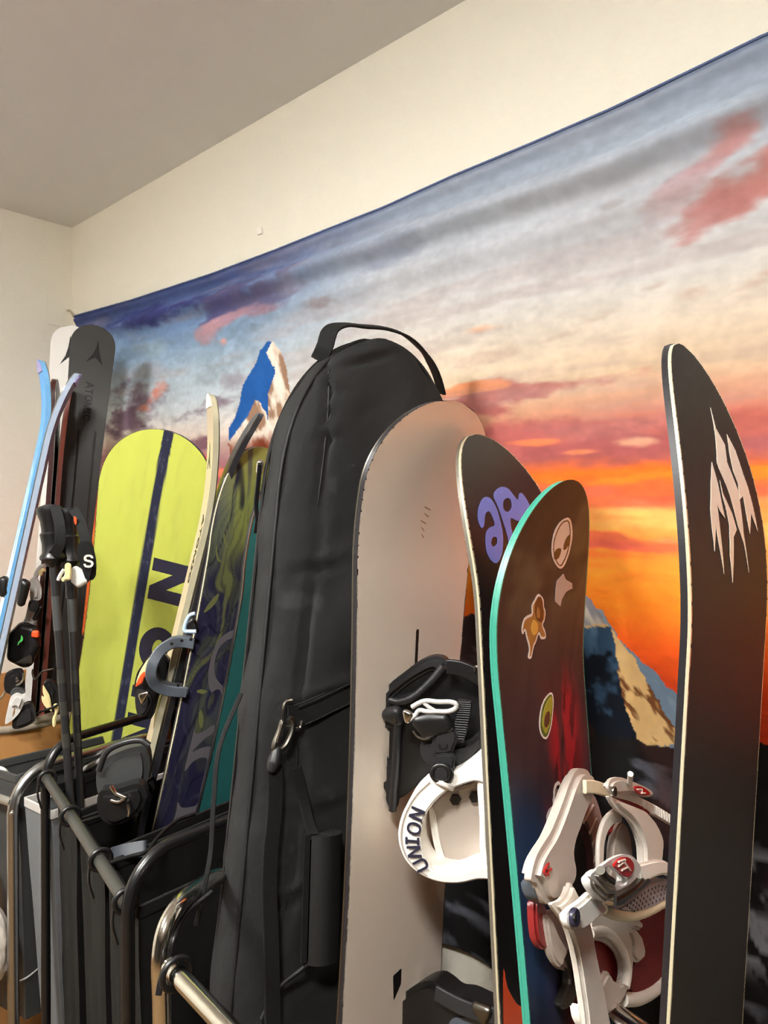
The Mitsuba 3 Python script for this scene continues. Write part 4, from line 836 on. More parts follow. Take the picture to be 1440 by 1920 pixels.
# the lower binding of the same board
k = L('snowboard_binding_001', 'black binding highback low between the cream and blue emblem boards', 'binding')
put(k, 'highback', plate_y([[-0.8384,0.87,0.5527],[-0.8193,0.87,0.5833],[-0.7881,0.87,0.6258],[-0.7547,0.87,0.6591],[-0.7279,0.87,0.6767],[-0.7091,0.87,0.6776],[-0.6887,0.87,0.6739],[-0.6648,0.87,0.6815],[-0.6398,0.87,0.6835],[-0.6146,0.87,0.6859],[-0.601,0.87,0.678],[-0.6009,0.87,0.6215],[-0.8408,0.87,0.4993]], .05, 4, bevel=.008), 'm_black_plastic', 40)
put(k, 'strap', strap([[-0.7009,0.86,0.678],[-0.6689,0.86,0.6782],[-0.6353,0.86,0.6821],[-0.5941,0.86,0.6937]], .022, .006, (0, -1, .2), 8), 'm_dark_plastic', 40)
put(k, 'heel_loop', plate_y([[-0.6851,0.868,0.6392],[-0.6555,0.868,0.661],[-0.6224,0.868,0.6688],[-0.6041,0.868,0.6624],[-0.6041,0.868,0.6436],[-0.685,0.868,0.5797]], .04, 4), 'm_slate_plastic', 40)
put(k, 'buckle', hull([[-0.6245,0.858,0.6934],[-0.6062,0.858,0.6965],[-0.6125,0.858,0.6823]], .008), 'm_steel_dark', 40)

# white bindings on the stickered board
NS = BD['stick'].n
def wp(h, pts, th, **kw): return soft_plate(pts, th, NS, **kw)
k = L('snowboard_binding_002', 'white and red binding with buckles and red emblems on the stickered board', 'binding')
put(k, 'disc_plate', soft_plate([[-0.4802,0.8562,1.0043],[-0.4821,0.8846,0.9896],[-0.4808,0.9023,0.9633],[-0.4757,0.8999,0.9303],[-0.468,0.8785,0.8989],[-0.4617,0.8475,0.8861],[-0.4616,0.8233,0.909],[-0.4667,0.8193,0.9482],[-0.4744,0.8327,0.9877]], .016, NS, bevel=.003), 'm_maroon', 40)
put(k, 'disc_hub', soft_plate([[-0.469,0.8362,1.0029],[-0.4702,0.8572,0.9906],[-0.4678,0.8667,0.965],[-0.4636,0.8617,0.9409],[-0.4572,0.8418,0.9167],[-0.4535,0.8192,0.9136],[-0.4554,0.8097,0.9361],[-0.4624,0.8167,0.9768]], .012, NS, bevel=.003), 'm_black_plastic', 40)
put(k, 'footbed', soft_plate([[-0.4974,0.9212,1.0161],[-0.4995,0.9493,1.0033],[-0.4977,0.9644,0.9756],[-0.494,0.97,0.945],[-0.4833,0.943,0.8982],[-0.4685,0.9085,0.8308],[-0.4576,0.8281,0.8348],[-0.454,0.7825,0.8555],[-0.4565,0.7649,0.8899],[-0.4609,0.7603,0.9245],[-0.4664,0.8112,0.912],[-0.4775,0.8992,0.9018],[-0.4853,0.9195,0.9348],[-0.4898,0.9103,0.9752],[-0.4887,0.8797,0.9976]], .014, NS, bevel=.003), 'm_pinkgrey', 40)
for i, q in enumerate([[[0.0784,0.4181],[0.0203,0.4355]],[[0.0906,0.4329],[0.0387,0.4506]],[[0.0977,0.4517],[0.0571,0.4679]],[[0.099,0.4692],[0.0601,0.4859]],[[0.0905,0.4919],[0.0495,0.5109]]]):
    bb = BD['stick']; put(k, 'grip_line', tube([bb.P(np.array(s_), np.array(v_), .0175) for v_, s_ in q], .0016, 6), 'm_warmgrey')
rail = [[-0.4597,0.85,1.073],[-0.4606,0.8668,1.0624],[-0.4582,0.8665,1.0461],[-0.454,0.8505,1.0335],[-0.4494,0.8271,1.0245],[-0.4448,0.8058,1.0143],[-0.441,0.7876,1.006],[-0.4385,0.7795,0.997],[-0.4365,0.7808,0.9816],[-0.4337,0.7734,0.9697],[-0.4301,0.754,0.9646],[-0.4267,0.7282,0.9661],[-0.4241,0.7027,0.9734],[-0.4244,0.6936,0.9848],[-0.4257,0.686,1.0009],[-0.425,0.6745,1.0076],[-0.426,0.675,1.0138],[-0.4298,0.6894,1.0257],[-0.4333,0.708,1.0316],[-0.4377,0.733,1.0369],[-0.4427,0.7578,1.0472],[-0.4478,0.7809,1.059],[-0.4527,0.8031,1.0706],[-0.457,0.8264,1.0777]]
put(k, 'side_rail', soft_plate(rail, .022, NS, n=4, bevel=.007), 'm_warmgrey', 50)
put(k, 'rail_lip', soft_plate([[-0.435,0.6894,0.9987],[-0.4358,0.7024,0.9914],[-0.4344,0.7111,0.9734],[-0.434,0.7192,0.9622],[-0.433,0.7032,0.9711],[-0.4329,0.6902,0.9831]], .02, NS, n=3), 'm_slate_plastic', 40)
for q in ([[-0.4183,0.7039,1.0181],[-0.4171,0.6964,1.0171],[-0.4172,0.7032,1.0113],[-0.4179,0.7088,1.0107]], [[-0.4172,0.7032,1.0113],[-0.4162,0.6971,1.0103],[-0.4156,0.6929,1.0103]], [[-0.4169,0.695,1.0171],[-0.4157,0.6899,1.0142],[-0.4162,0.7005,1.0074]]):
    put(k, 'emblem_stroke', tube(q, .0013, 6, sm=4), 'm_red_emblem')
put(k, 'heel_wing', soft_plate([[-0.4386,0.7246,0.9465],[-0.4392,0.7381,0.9373],[-0.4378,0.7496,0.9162],[-0.4365,0.7665,0.8911],[-0.434,0.7549,0.885],[-0.4323,0.7462,0.8823],[-0.4322,0.7332,0.8941],[-0.4342,0.7252,0.9158]], .012, NS, n=4), 'm_warmgrey', 40)
put(k, 'heel_foam', soft_plate([[-0.4456,0.7126,0.9641],[-0.4472,0.7342,0.954],[-0.445,0.7363,0.937],[-0.4416,0.7353,0.9146],[-0.4389,0.7219,0.9094],[-0.4394,0.7072,0.9273]], .012, NS, n=4), 'm_red_plastic', 40)
put(k, 'heel_band', soft_plate([[-0.4091,0.7296,0.9912],[-0.4088,0.7383,0.9804],[-0.4081,0.7478,0.9665],[-0.4068,0.7588,0.9471],[-0.405,0.7664,0.9268],[-0.4021,0.7696,0.9037],[-0.3983,0.7751,0.8728],[-0.3946,0.7805,0.8417],[-0.3882,0.7834,0.795],[-0.3849,0.7299,0.8249],[-0.3908,0.7244,0.8707],[-0.3953,0.7223,0.904],[-0.3985,0.7177,0.9305],[-0.4002,0.7095,0.9504],[-0.4011,0.6954,0.97],[-0.4015,0.6778,0.9901],[-0.4038,0.6978,0.986],[-0.4068,0.7186,0.9862]], .012, NS, n=4, bevel=.004), 'm_offwhite', 40)
put(k, 'heel_cap', soft_plate([[-0.3979,0.7237,0.8643],[-0.3988,0.7346,0.8597],[-0.3982,0.7455,0.8453],[-0.3967,0.7523,0.8279],[-0.3954,0.7451,0.8263],[-0.3954,0.7261,0.8447]], .014, NS, n=4), 'm_white_plastic', 40)
put(k, 'link', soft_plate([[-0.3819,0.6812,0.9927],[-0.3849,0.7065,0.9884],[-0.3892,0.7399,0.9844],[-0.3893,0.7572,0.9684],[-0.3889,0.7702,0.9529],[-0.3851,0.7394,0.9572],[-0.382,0.7149,0.9603],[-0.3799,0.6951,0.9649],[-0.3784,0.6751,0.9748],[-0.3789,0.6673,0.9853],[-0.3802,0.6697,0.9924]], .012, NS, n=4, bevel=.003), 'm_white_plastic', 40)
put(k, 'bolt', disc([[-0.3718,0.675,0.9892]][0], NS, .0088, .006, 24), 'm_navy_print', 40)
put(k, 'bolt_socket', disc([[-0.3679,0.6678,0.9936]][0], NS, .003, .003, 6), 'm_black_plastic')
put(k, 'buckle_frame', soft_plate([[-0.3775,0.7118,1.0158],[-0.3807,0.7379,1.0122],[-0.3798,0.7411,1.0033],[-0.3801,0.7663,0.98],[-0.3807,0.7778,0.9731],[-0.3772,0.753,0.9733],[-0.3756,0.7281,0.9868],[-0.3755,0.7094,1.0051]], .014, NS, n=3, bevel=.003), 'm_silver_plastic', 40)
put(k, 'buckle', soft_plate([[-0.3663,0.6941,1.0266],[-0.3698,0.7215,1.0239],[-0.3742,0.7569,1.0193],[-0.3781,0.7933,1.0103],[-0.3804,0.8227,0.9971],[-0.3803,0.8365,0.9825],[-0.3777,0.8266,0.9744],[-0.3741,0.801,0.9752],[-0.3705,0.7696,0.981],[-0.3676,0.7412,0.9893],[-0.367,0.7232,1.003],[-0.3665,0.7082,1.0143]], .012, NS, n=4, bevel=.004, holes=([[-0.3702,0.7294,1.0187],[-0.3725,0.7485,1.0158],[-0.3729,0.7644,1.0031],[-0.3732,0.7804,0.989],[-0.3714,0.7639,0.9933],[-0.3702,0.7439,1.0044],[-0.3695,0.7304,1.013]],)), 'm_silver_plastic', 40)
put(k, 'buckle_bar', tube([[-0.3604,0.7077,1.0286],[-0.3601,0.7166,1.0183],[-0.3609,0.7324,1.0079]], .005, 10, sm=5), 'm_steel_dark', 50)
em = soft_plate([[-0.3661,0.748,1.0181],[-0.3691,0.7691,1.0173],[-0.3715,0.7952,1.0082],[-0.3714,0.8072,0.9957],[-0.3688,0.7948,0.9901],[-0.367,0.7777,0.9945],[-0.366,0.7578,1.0078]], .003, NS, n=4, bevel=.0006)
put(k, 'emblem', em, 'm_red_emblem', 40)
for q in ([[-0.3653,0.7588,1.018],[-0.3674,0.7786,1.0128],[-0.3668,0.776,1.011],[-0.3668,0.7906,0.997]], [[-0.3662,0.771,1.0123],[-0.3645,0.7572,1.0142]], [[-0.3669,0.7854,1.0024],[-0.3646,0.7649,1.0069]]):
    put(k, 'emblem_stroke', tube(q, .0012, 6, sm=0), 'm_white_print')
put(k, 'buckle_underside', soft_plate([[-0.3852,0.7742,0.9657],[-0.3883,0.8014,0.9603],[-0.3938,0.8487,0.9508],[-0.3986,0.8858,0.9473],[-0.398,0.8936,0.9354],[-0.3915,0.8411,0.943],[-0.3871,0.8041,0.9488],[-0.3848,0.7811,0.9561]], .02, NS, n=4, bevel=.003), 'm_steel_dark', 40)
put(k, 'roller', disc([[-0.3714,0.7502,0.9787]][0], NS, .0065, .012, 16), 'm_steel', 40)
put(k, 'ladder_strap', soft_plate([[-0.3945,0.8647,0.9679],[-0.3973,0.8905,0.962],[-0.4019,0.9375,0.9476],[-0.4046,0.9706,0.9332],[-0.4061,0.9988,0.9158],[-0.4064,1.0141,0.903],[-0.404,0.9971,0.9026],[-0.4006,0.9544,0.922],[-0.3964,0.9118,0.9347],[-0.3928,0.879,0.9426],[-0.3931,0.8677,0.9557]], .009, NS, n=4, bevel=.003), 'm_white_plastic', 40)
put(k, 'ankle_pad', soft_plate([[-0.3974,0.7987,0.941],[-0.4014,0.8367,0.931],[-0.4071,0.8835,0.9241],[-0.412,0.9236,0.9183],[-0.4173,0.9733,0.9053],[-0.4209,1.0207,0.8839],[-0.423,1.0593,0.86],[-0.4201,1.0521,0.847],[-0.414,0.9864,0.87],[-0.408,0.9307,0.884],[-0.4032,0.8812,0.8999],[-0.399,0.829,0.9222]], .014, NS, n=4, bevel=.004), 'm_mesh_grey', 40)
bb = BD['stick']; pc = np.array([[-0.4013,0.8407,0.9263],[-0.4058,0.8793,0.9195],[-0.4106,0.9204,0.9117],[-0.415,0.963,0.8999],[-0.4184,1.0057,0.8814]]); pd = np.array([[-0.4021,0.8611,0.9122],[-0.406,0.8994,0.901],[-0.4107,0.945,0.8885],[-0.4152,0.9893,0.8756],[-0.4191,1.031,0.8614]])
hl = []
for i in np.linspace(0, 4, 13):
    a = np.array([np.interp(i, range(5), pc[:, j]) for j in range(3)]); c = np.array([np.interp(i, range(5), pd[:, j]) for j in range(3)])
    for t in np.linspace(0, 1, 4): hl.append(disc(a + (c-a)*t + NS*.0072, NS, .0016, .001, 6))
kk = put(k, 'pad_perforation', cat(hl), 'm_hole_dark'); labels[kk] = {'kind': 'stuff'}
put(k, 'pad_rim', tube([[-0.3936,0.7782,0.9492],[-0.3951,0.8074,0.931],[-0.3983,0.8501,0.9109],[-0.4022,0.894,0.8939],[-0.4071,0.9433,0.8794],[-0.4124,0.9931,0.8665],[-0.4171,1.0446,0.8479]], .0062, 10, sm=6), 'm_yellowed', 50)
put(k, 'toe_strap', soft_plate([[-0.4071,0.815,1.0614],[-0.4085,0.8315,1.0551],[-0.4104,0.8578,1.0419],[-0.4139,0.904,1.0208],[-0.4166,0.9415,1.0021],[-0.4171,0.9691,0.9781],[-0.4154,0.9824,0.9537],[-0.4106,0.9678,0.9351],[-0.4062,0.9507,0.9215],[-0.4013,0.8949,0.9431],[-0.4048,0.9026,0.9594],[-0.4073,0.9051,0.9745],[-0.409,0.8933,0.9973],[-0.4087,0.8688,1.0195],[-0.407,0.8339,1.0421]], .014, NS, n=4, bevel=.005), 'm_offwhite', 50)
put(k, 'toe_strap_lining', soft_plate([[-0.4235,0.862,1.0437],[-0.4273,0.9021,1.03],[-0.4321,0.9682,0.9984],[-0.4315,0.9786,0.984],[-0.4264,0.9313,0.9955],[-0.4235,0.8867,1.0193]], .010, NS, n=4), 'm_red_foam', 40)
put(k, 'toe_loop', strap([[-0.4102,0.8056,0.966],[-0.4141,0.8105,0.988],[-0.4181,0.821,1.0053],[-0.4223,0.8401,1.0153],[-0.4265,0.8681,1.016],[-0.4294,0.8945,1.0099]], .017, .006, NS, 8), 'm_offwhite', 50)
put(k, 'toe_loop_inner', soft_plate([[-0.431,0.8689,0.9625],[-0.436,0.8847,0.9812],[-0.4409,0.9095,0.9903],[-0.4431,0.9325,0.9826],[-0.4406,0.9431,0.9552],[-0.4361,0.9367,0.9305],[-0.4318,0.9214,0.9164],[-0.4262,0.8566,0.9419]], .010, NS, n=4), 'm_warmgrey', 40)
put(k, 'toe_foam', soft_plate([[-0.4419,0.8848,0.9862],[-0.4445,0.8989,0.9905],[-0.4482,0.9276,0.9876],[-0.4461,0.9203,0.9806],[-0.4431,0.902,0.9776]], .008, NS, n=4), 'm_red_plastic', 40)
put(k, 'upper_strap', strap([[-0.4388,0.8206,1.0636],[-0.4421,0.8537,1.0531],[-0.4454,0.8945,1.0356],[-0.4485,0.9343,1.018]], .016, .005, NS, 6), 'm_yellowed', 40)
put(k, 'upper_ladder', strap([[-0.425,0.8679,1.0483],[-0.4304,0.9399,1.0142],[-0.4362,1.0206,0.9746],[-0.4422,1.1109,0.9269]], .015, .006, NS, 6), 'm_offwhite', 40)
up = catmull([[-0.4318,0.9591,1.0048],[-0.4362,1.0206,0.9746],[-0.4422,1.1109,0.9269]], 8)
kk = put(k, 'upper_ladder_teeth', cat([strap([p + NS*.004 - bb.l*.006, p + NS*.004 + bb.l*.006], .0025, .003, NS, 0) for p in up]), 'm_white_plastic')
put(k, 'upper_buckle', soft_plate([[-0.4097,0.8202,1.0743],[-0.4119,0.8327,1.0768],[-0.4151,0.8617,1.0702],[-0.418,0.8975,1.0554],[-0.4217,0.943,1.0353],[-0.4238,0.9743,1.0191],[-0.4222,0.9673,1.015],[-0.4183,0.9292,1.0261],[-0.4144,0.8838,1.044],[-0.4095,0.8363,1.0573],[-0.4087,0.821,1.0668]], .012, NS, n=4, bevel=.004), 'm_warmgrey', 40)
put(k, 'upper_emblem', soft_plate([[-0.4106,0.8966,1.0508],[-0.4132,0.924,1.0413],[-0.4146,0.9483,1.0273],[-0.4129,0.9363,1.0276],[-0.4104,0.9084,1.0375],[-0.4097,0.8945,1.0462]], .003, NS, n=4, bevel=.0006), 'm_red_emblem', 40)
put(k, 'upper_emblem_stroke', tube([[-0.408,0.8985,1.0469],[-0.4098,0.9164,1.0415],[-0.4087,0.9125,1.0381],[-0.4101,0.9267,1.0338]], .001, 6, sm=0), 'm_white_print')
put(k, 'upper_lever', tube([np.array([[-0.4118,0.8842,1.0538]][0]), np.array([[-0.3922,0.8449,1.0841]][0])], .0035, 8, sm=3), 'm_offwhite', 50)
put(k, 'upper_rivet', disc([[-0.4025,0.8247,1.0661]][0], NS, .006, .003, 16), 'm_steel_dark', 40)
put(k, 'highback', soft_plate([[-0.4456,0.9771,0.8511],[-0.4521,1.0492,0.8243],[-0.4625,1.1627,0.7845],[-0.4529,1.143,0.738],[-0.4456,1.1045,0.7253],[-0.4387,1.0551,0.7269],[-0.4307,0.983,0.7431],[-0.4251,0.9075,0.7786],[-0.4281,0.9078,0.7991],[-0.4354,0.9421,0.8156]], .014, NS, n=4), 'm_red_foam', 40)
put(k, 'highback_rim', tube([[-0.4501,1.14,0.7568],[-0.4421,1.1077,0.7333],[-0.434,1.053,0.7314],[-0.4268,0.9929,0.7416],[-0.4208,0.9296,0.763],[-0.4169,0.8754,0.7895]], .0085, 12, sm=6), 'm_offwhite', 50)
put(k, 'highback_tongue', soft_plate([[-0.4251,0.9012,0.862],[-0.4274,0.9277,0.8516],[-0.4277,0.9444,0.8375],[-0.4255,0.9509,0.8158],[-0.423,0.9405,0.8087],[-0.4206,0.9162,0.8163],[-0.421,0.9049,0.8307],[-0.4237,0.9106,0.8436]], .012, NS, n=4, bevel=.004), 'm_warmgrey', 40)
put(k, 'heel_collar', soft_plate([[-0.4236,0.7976,0.9255],[-0.4281,0.8463,0.9084],[-0.4329,0.9177,0.8716],[-0.4357,0.962,0.8471],[-0.4333,0.9568,0.8358],[-0.4308,0.9226,0.8523],[-0.4256,0.9148,0.8245],[-0.4209,0.9017,0.805],[-0.4164,0.8772,0.7982],[-0.4112,0.8407,0.7985],[-0.4081,0.8073,0.8101],[-0.4088,0.793,0.8291],[-0.4152,0.7871,0.8785]], .012, NS, n=4, bevel=.004, holes=([[-0.4186,0.7961,0.8931],[-0.4209,0.8215,0.8838],[-0.4224,0.8518,0.8639],[-0.4223,0.8746,0.8408],[-0.4203,0.8809,0.8214],[-0.4174,0.8675,0.8143],[-0.4161,0.845,0.8279],[-0.4166,0.8293,0.8464],[-0.4116,0.7957,0.8452],[-0.4149,0.7942,0.8693]],)), 'm_warmgrey', 50)
put(k, 'collar_lip', tube([[-0.4136,0.7865,0.9102],[-0.4169,0.8244,0.8957],[-0.4182,0.8547,0.8748],[-0.4176,0.8795,0.8459],[-0.4149,0.8858,0.8215],[-0.4112,0.8721,0.8095]], .006, 10, sm=6), 'm_offwhite', 50)
put(k, 'collar_foam', soft_plate([[-0.4373,0.8316,0.8743],[-0.441,0.8865,0.8456],[-0.4406,0.9157,0.8144],[-0.4383,0.9233,0.7911],[-0.4347,0.9036,0.7858],[-0.4331,0.8709,0.8071],[-0.4279,0.8219,0.8193]], .008, NS, n=4), 'm_red_plastic', 40)
put(k, 'toe_ramp', soft_plate([[-0.4524,0.7846,0.8705],[-0.4569,0.8203,0.8661],[-0.4552,0.833,0.8416],[-0.4508,0.8224,0.8219],[-0.4455,0.7975,0.8103],[-0.4428,0.7729,0.816],[-0.4434,0.7667,0.8262],[-0.4485,0.7927,0.8355],[-0.451,0.7945,0.8508]], .012, NS, n=4), 'm_steel_dark', 40)

# bindings on the hidden deck of the swirl board
k = L('snowboard_binding_003', 'slate grey heel loop binding with an orange patch, upper one on the swirl board', 'binding')
hl = [[-1.3283,0.8494,1.1257],[-1.3451,0.8337,1.129],[-1.3545,0.8111,1.1275],[-1.3612,0.7909,1.1131],[-1.3615,0.7768,1.0914],[-1.3637,0.7745,1.0679],[-1.3649,0.787,1.0462],[-1.3573,0.8078,1.0341],[-1.3391,0.8385,1.0284]]
VD = np.array([-.80, .60, 0])      # away from the camera, along the loop's width
put(k, 'heel_loop', sweep(catmull(hl, 8), rrect(.012, .055, .004), VD), 'm_slate_plastic', 40)
put(k, 'loop_face', strap([np.array(p) - VD*.028 for p in hl], .022, .006, -VD, 8), 'm_slate_plastic', 40)
for p in [[-1.301,0.7791,1.1341],[-1.2866,0.7927,1.1403],[-1.2736,0.8048,1.1424],[-1.2915,0.7873,1.0527]]: put(k, 'rivet', disc(p, VD, .003, .004, 12), 'm_black_plastic')
put(k, 'highback', soft_plate([[-1.445,0.7802,1.0234],[-1.4418,0.7834,1.0546],[-1.4338,0.7911,1.0746],[-1.4257,0.7988,1.088],[-1.4079,0.8156,1.0991],[-1.3932,0.8292,1.0791],[-1.3946,0.8275,1.0345],[-1.4076,0.8152,1.0122],[-1.4195,0.8036,0.9621],[-1.4383,0.7861,0.9877]], .03, VD, n=4, bevel=.006), 'm_black_plastic', 40)
put(k, 'highback_pad', soft_plate([[-1.4156,0.7667,1.0415],[-1.4101,0.7721,1.0656],[-1.4015,0.7804,1.0853],[-1.3959,0.7856,1.0918],[-1.3966,0.7848,1.0743],[-1.4061,0.7757,1.0503]], .012, VD, n=4, bevel=.003), 'm_cream_plastic', 40)
put(k, 'orange_patch', soft_plate([[-1.4025,0.7584,1.0407],[-1.3971,0.7637,1.058],[-1.3908,0.7697,1.0667],[-1.3853,0.7748,1.0645],[-1.39,0.7704,1.0559],[-1.3939,0.7666,1.044],[-1.4017,0.7592,1.0386]], .010, VD, n=4, bevel=.002), 'm_orange', 40)
put(k, 'strap_lever', tube([[-1.2851,0.8218,1.1907],[-1.2928,0.8146,1.1865],[-1.2982,0.8095,1.1738],[-1.3004,0.8072,1.1569],[-1.2927,0.8145,1.1547],[-1.2834,0.8231,1.1547]], .004, 10, sm=5), M('ice_plastic', (170, 196, 222), .4), 50)
put(k, 'ratchet', hull([[-1.3221,0.8281,1.1627],[-1.3143,0.8355,1.1713],[-1.3111,0.8384,1.1541]], .007), 'm_black_plastic', 40)
put(k, 'toe_strap', soft_plate([[-1.4248,0.7717,1.0227],[-1.4056,0.7897,1.0194],[-1.4022,0.7926,0.9952],[-1.4118,0.7835,0.9732],[-1.423,0.773,0.9776]], .025, VD, n=4, bevel=.006), 'm_dark_plastic', 40)
put(k, 'buckle', hull([[-1.3907,0.7625,1.0203],[-1.3813,0.7714,1.0247],[-1.3875,0.7654,1.0074]], .005), 'm_chrome', 40)
k = L('snowboard_binding_004', 'dark grey binding with chrome buckle, lower one behind the swirl board', 'binding')
put(k, 'highback', soft_plate([[-1.4034,0.681,0.8911],[-1.3929,0.6911,0.914],[-1.3732,0.7097,0.9286],[-1.3504,0.7311,0.937],[-1.3352,0.7454,0.9328],[-1.3304,0.7495,0.8911],[-1.3394,0.7408,0.8494],[-1.3545,0.7264,0.8285],[-1.3811,0.7014,0.8327],[-1.4002,0.6837,0.8494]], .06, VD, n=5, bevel=.012), 'm_mid_grey', 50)
put(k, 'highback_rim', tube([[-1.3657,0.6616,0.9],[-1.3547,0.6722,0.9355],[-1.3341,0.6917,0.9517],[-1.309,0.7153,0.9578],[-1.2956,0.7278,0.9476]], .006, 10, sm=6), 'm_dark_plastic', 50)
put(k, 'heel_loop', soft_plate([[-1.3427,0.6556,0.874],[-1.3208,0.6761,0.878],[-1.2902,0.7049,0.886],[-1.2799,0.7144,0.862],[-1.29,0.7047,0.832],[-1.3206,0.6758,0.812],[-1.3425,0.6554,0.832]], .05, VD, n=4, bevel=.01), 'm_black_plastic', 40)
for pth in [[[-1.3011,0.6536,0.8892],[-1.2953,0.6589,0.8775],[-1.2867,0.6669,0.8716],[-1.281,0.6723,0.8677]],[[-1.301,0.6535,0.8638],[-1.291,0.6629,0.8598],[-1.2824,0.6709,0.8657]],[[-1.2781,0.6749,0.8559],[-1.2759,0.6768,0.8422],[-1.2773,0.6755,0.8344]]]:
    put(k, 'buckle_wire', tube(pth, .0035, 8, sm=5), 'm_chrome', 50)
put(k, 'toe_pad', soft_plate([[-1.2355,0.6184,0.7872],[-1.2314,0.6223,0.8002],[-1.2207,0.6325,0.8113],[-1.2058,0.6465,0.8169],[-1.1922,0.6592,0.815],[-1.1881,0.663,0.8039],[-1.2003,0.6515,0.7983],[-1.2152,0.6375,0.7927],[-1.2286,0.6247,0.7779]], .05, (-.5, .3, .8), n=4, bevel=.012), M('blue_slate', (28, 35, 44), .5), 50)

# ------------------------------------------------------------------ skis
def ski(k, bk, deck, base, wall, metal, **kw):
    return build_board(k, bk, deck, base, wall, metal, split=.0022, out=.0003, **kw)
ARROW = [(0, .052), (.004, .030), (.010, .012), (.034, -.020), (.016, -.006), (.0, .002), (-.014, -.006), (-.038, -.018), (-.018, -.001), (-.006, .016)]
def arrow(b, px, sc=1.0): return spoly([(px[0]+x*sc, px[1]-y*sc) for x, y in ARROW], 3)
def word(b, text, h, v0, s0, side=1):
    m = meshkit.text_mesh(text, h, .0005, bold=True)
    x0 = m.bounds[0][0]; ms = []
    for part in m.split(only_watertight=False):
        v = part.vertices.copy(); f = part.faces
        v, f = trimesh.remesh.subdivide_to_size(v, f, .012, max_iter=8)
        ms.append(fixm(trimesh.Trimesh(b.P(s0 + v[:, 0]-x0, v0 + (v[:, 1] if np.cross(b.l, b.w) @ b.n * side > 0 else -v[:, 1]), side*(b.thick/2 + .0004 + v[:, 2])), f, process=False)))
    return ms
def letters(k, ms, mat_):
    for m in ms: put(k, 'letter', m, mat_)

k = L('ski', 'dark grey ski with a black arrow logo, tall in the corner before the tapestry', 'ski')
b = ski(k, 'darkski', 'm_dark_ski', 'm_gloss_black', 'm_sidewall_black', 'm_steel')
put(k, 'logo', decal(b, Polygon([[0.0127,0.0395],[0.0204,0.0755],[0.0308,0.1087],[0.0098,0.0878],[-0.0149,0.1038],[0.0018,0.0801],[0.0101,0.0592]]).buffer(0), 1), 'm_ski_logo')
c = [[-0.0084,0.1594]][0]
letters(k, word(b, 'ATOMIC', .020, c[0], c[1]), 'm_ski_logo')
for v in (-.018, .026):
    s = np.linspace(.30, 1.2, 30); put(k, 'ridge', tube(b.P(s, v + .006*np.sin(s*2), b.thick/2), .0026, 8), 'm_dark_ski' if v > 0 else 'm_ski_logo', 50)
k = L('ski_001', 'white ski with a black arrow logo half behind the dark grey ski', 'ski')
b = ski(k, 'whiteski', 'm_white_ski', 'm_gloss_black', 'm_edge_pale', 'm_steel')
put(k, 'logo', decal(b, Polygon([[-0.0079,0.0313],[0.0022,0.0675],[0.0139,0.104],[-0.0079,0.0944],[-0.0317,0.1186],[-0.0172,0.091],[-0.0103,0.0615]]).buffer(0), 1), 'm_ski_logo')

def fade(c0, c1, c2):
    def f(s, v):
        n = fb(v*30, s*7, 4, 131)
        c = mixc(np.broadcast_to(np.array(c0, float), s.shape + (3,)), np.array(c1, float), ss(.25, .62, s + .5*(n-.5)))
        c = mixc(c, np.array(c2, float), ss(.66, .95, s + .3*(n-.5)))
        c = mixc(c, np.array([120, 128, 160.]), ss(.62, .7, fb(v*60, s*20, 3, 132))*.5)
        return lin(np.clip(c, 0, 255))
    return f
for k0, bk, lab, cf in (('ski_002', 'blueski', 'sky blue ski, left one of the blue pair leaning on the left wall', fade((96, 156, 214), (212, 224, 224), (86, 156, 196))),
                        ('ski_003', 'blueski2', 'pale blue and grey ski, right one of the blue pair, its tip bent right', fade((118, 116, 130), (184, 196, 206), (92, 148, 190)))):
    k = L(k0, lab, 'ski', 'blue ski pair')
    b = ski(k, bk, 'm_print', 'm_maroon', M('sky_wall' if bk == 'blueski' else 'pale_wall', (104, 160, 206) if bk == 'blueski' else (150, 164, 184), .4), 'm_steel', deck_color=cf)
    tp = decal(b, Polygon([(-.06, .0), (.06, .0), (.06, .030), (-.06, .030)]).intersection(Polygon(np.vstack([np.stack([-b.hw(b.q(60)), b.q(60)], 1), np.stack([b.hw(b.q(60))[::-1], b.q(60)[::-1]], 1)]))), 1, .0002, .003)
    put(k, 'tip_cap', tp, 'm_lavender')
for k0, bk, lab in (('ski_004', 'redski', 'narrow maroon ski standing on edge left of the white ski'), ('ski_005', 'redski2', 'second narrow maroon ski on edge, pressed against the white ski')):
    k = L(k0, lab, 'ski', 'maroon ski pair')
    ski(k, bk, 'm_maroon', 'm_gloss_black', 'm_maroon' if bk == 'redski' else 'm_redwood', 'm_steel_dark')
k = 'ski_004'
def part_of(parent, name): return key_for(parent + '__' + name)
bd = part_of(k, 'binding')
DV = np.array([-.92, .39, 0])
put('', bd, soft_plate([[-2.0833,0.8126,1.1374],[-2.0739,0.8216,1.1432],[-2.0654,0.8294,1.1215],[-2.0663,0.8282,1.0826],[-2.0694,0.8252,1.0768],[-2.0989,0.7976,1.0797],[-2.0905,0.8056,1.0999],[-2.0864,0.8096,1.1172]], .05, DV, n=4, bevel=.008), 'm_silver_plastic', 40)
put(bd, 'heel_piece', soft_plate([[-2.0413,0.7977,1.1963],[-2.0382,0.8007,1.2105],[-2.029,0.8094,1.2147],[-2.0217,0.8162,1.2048],[-2.0165,0.8209,1.185],[-2.0174,0.8199,1.161],[-2.0246,0.8131,1.1553],[-2.037,0.8015,1.1567],[-2.0391,0.7996,1.185]], .05, DV, n=4, bevel=.010), 'm_silver_plastic', 40)
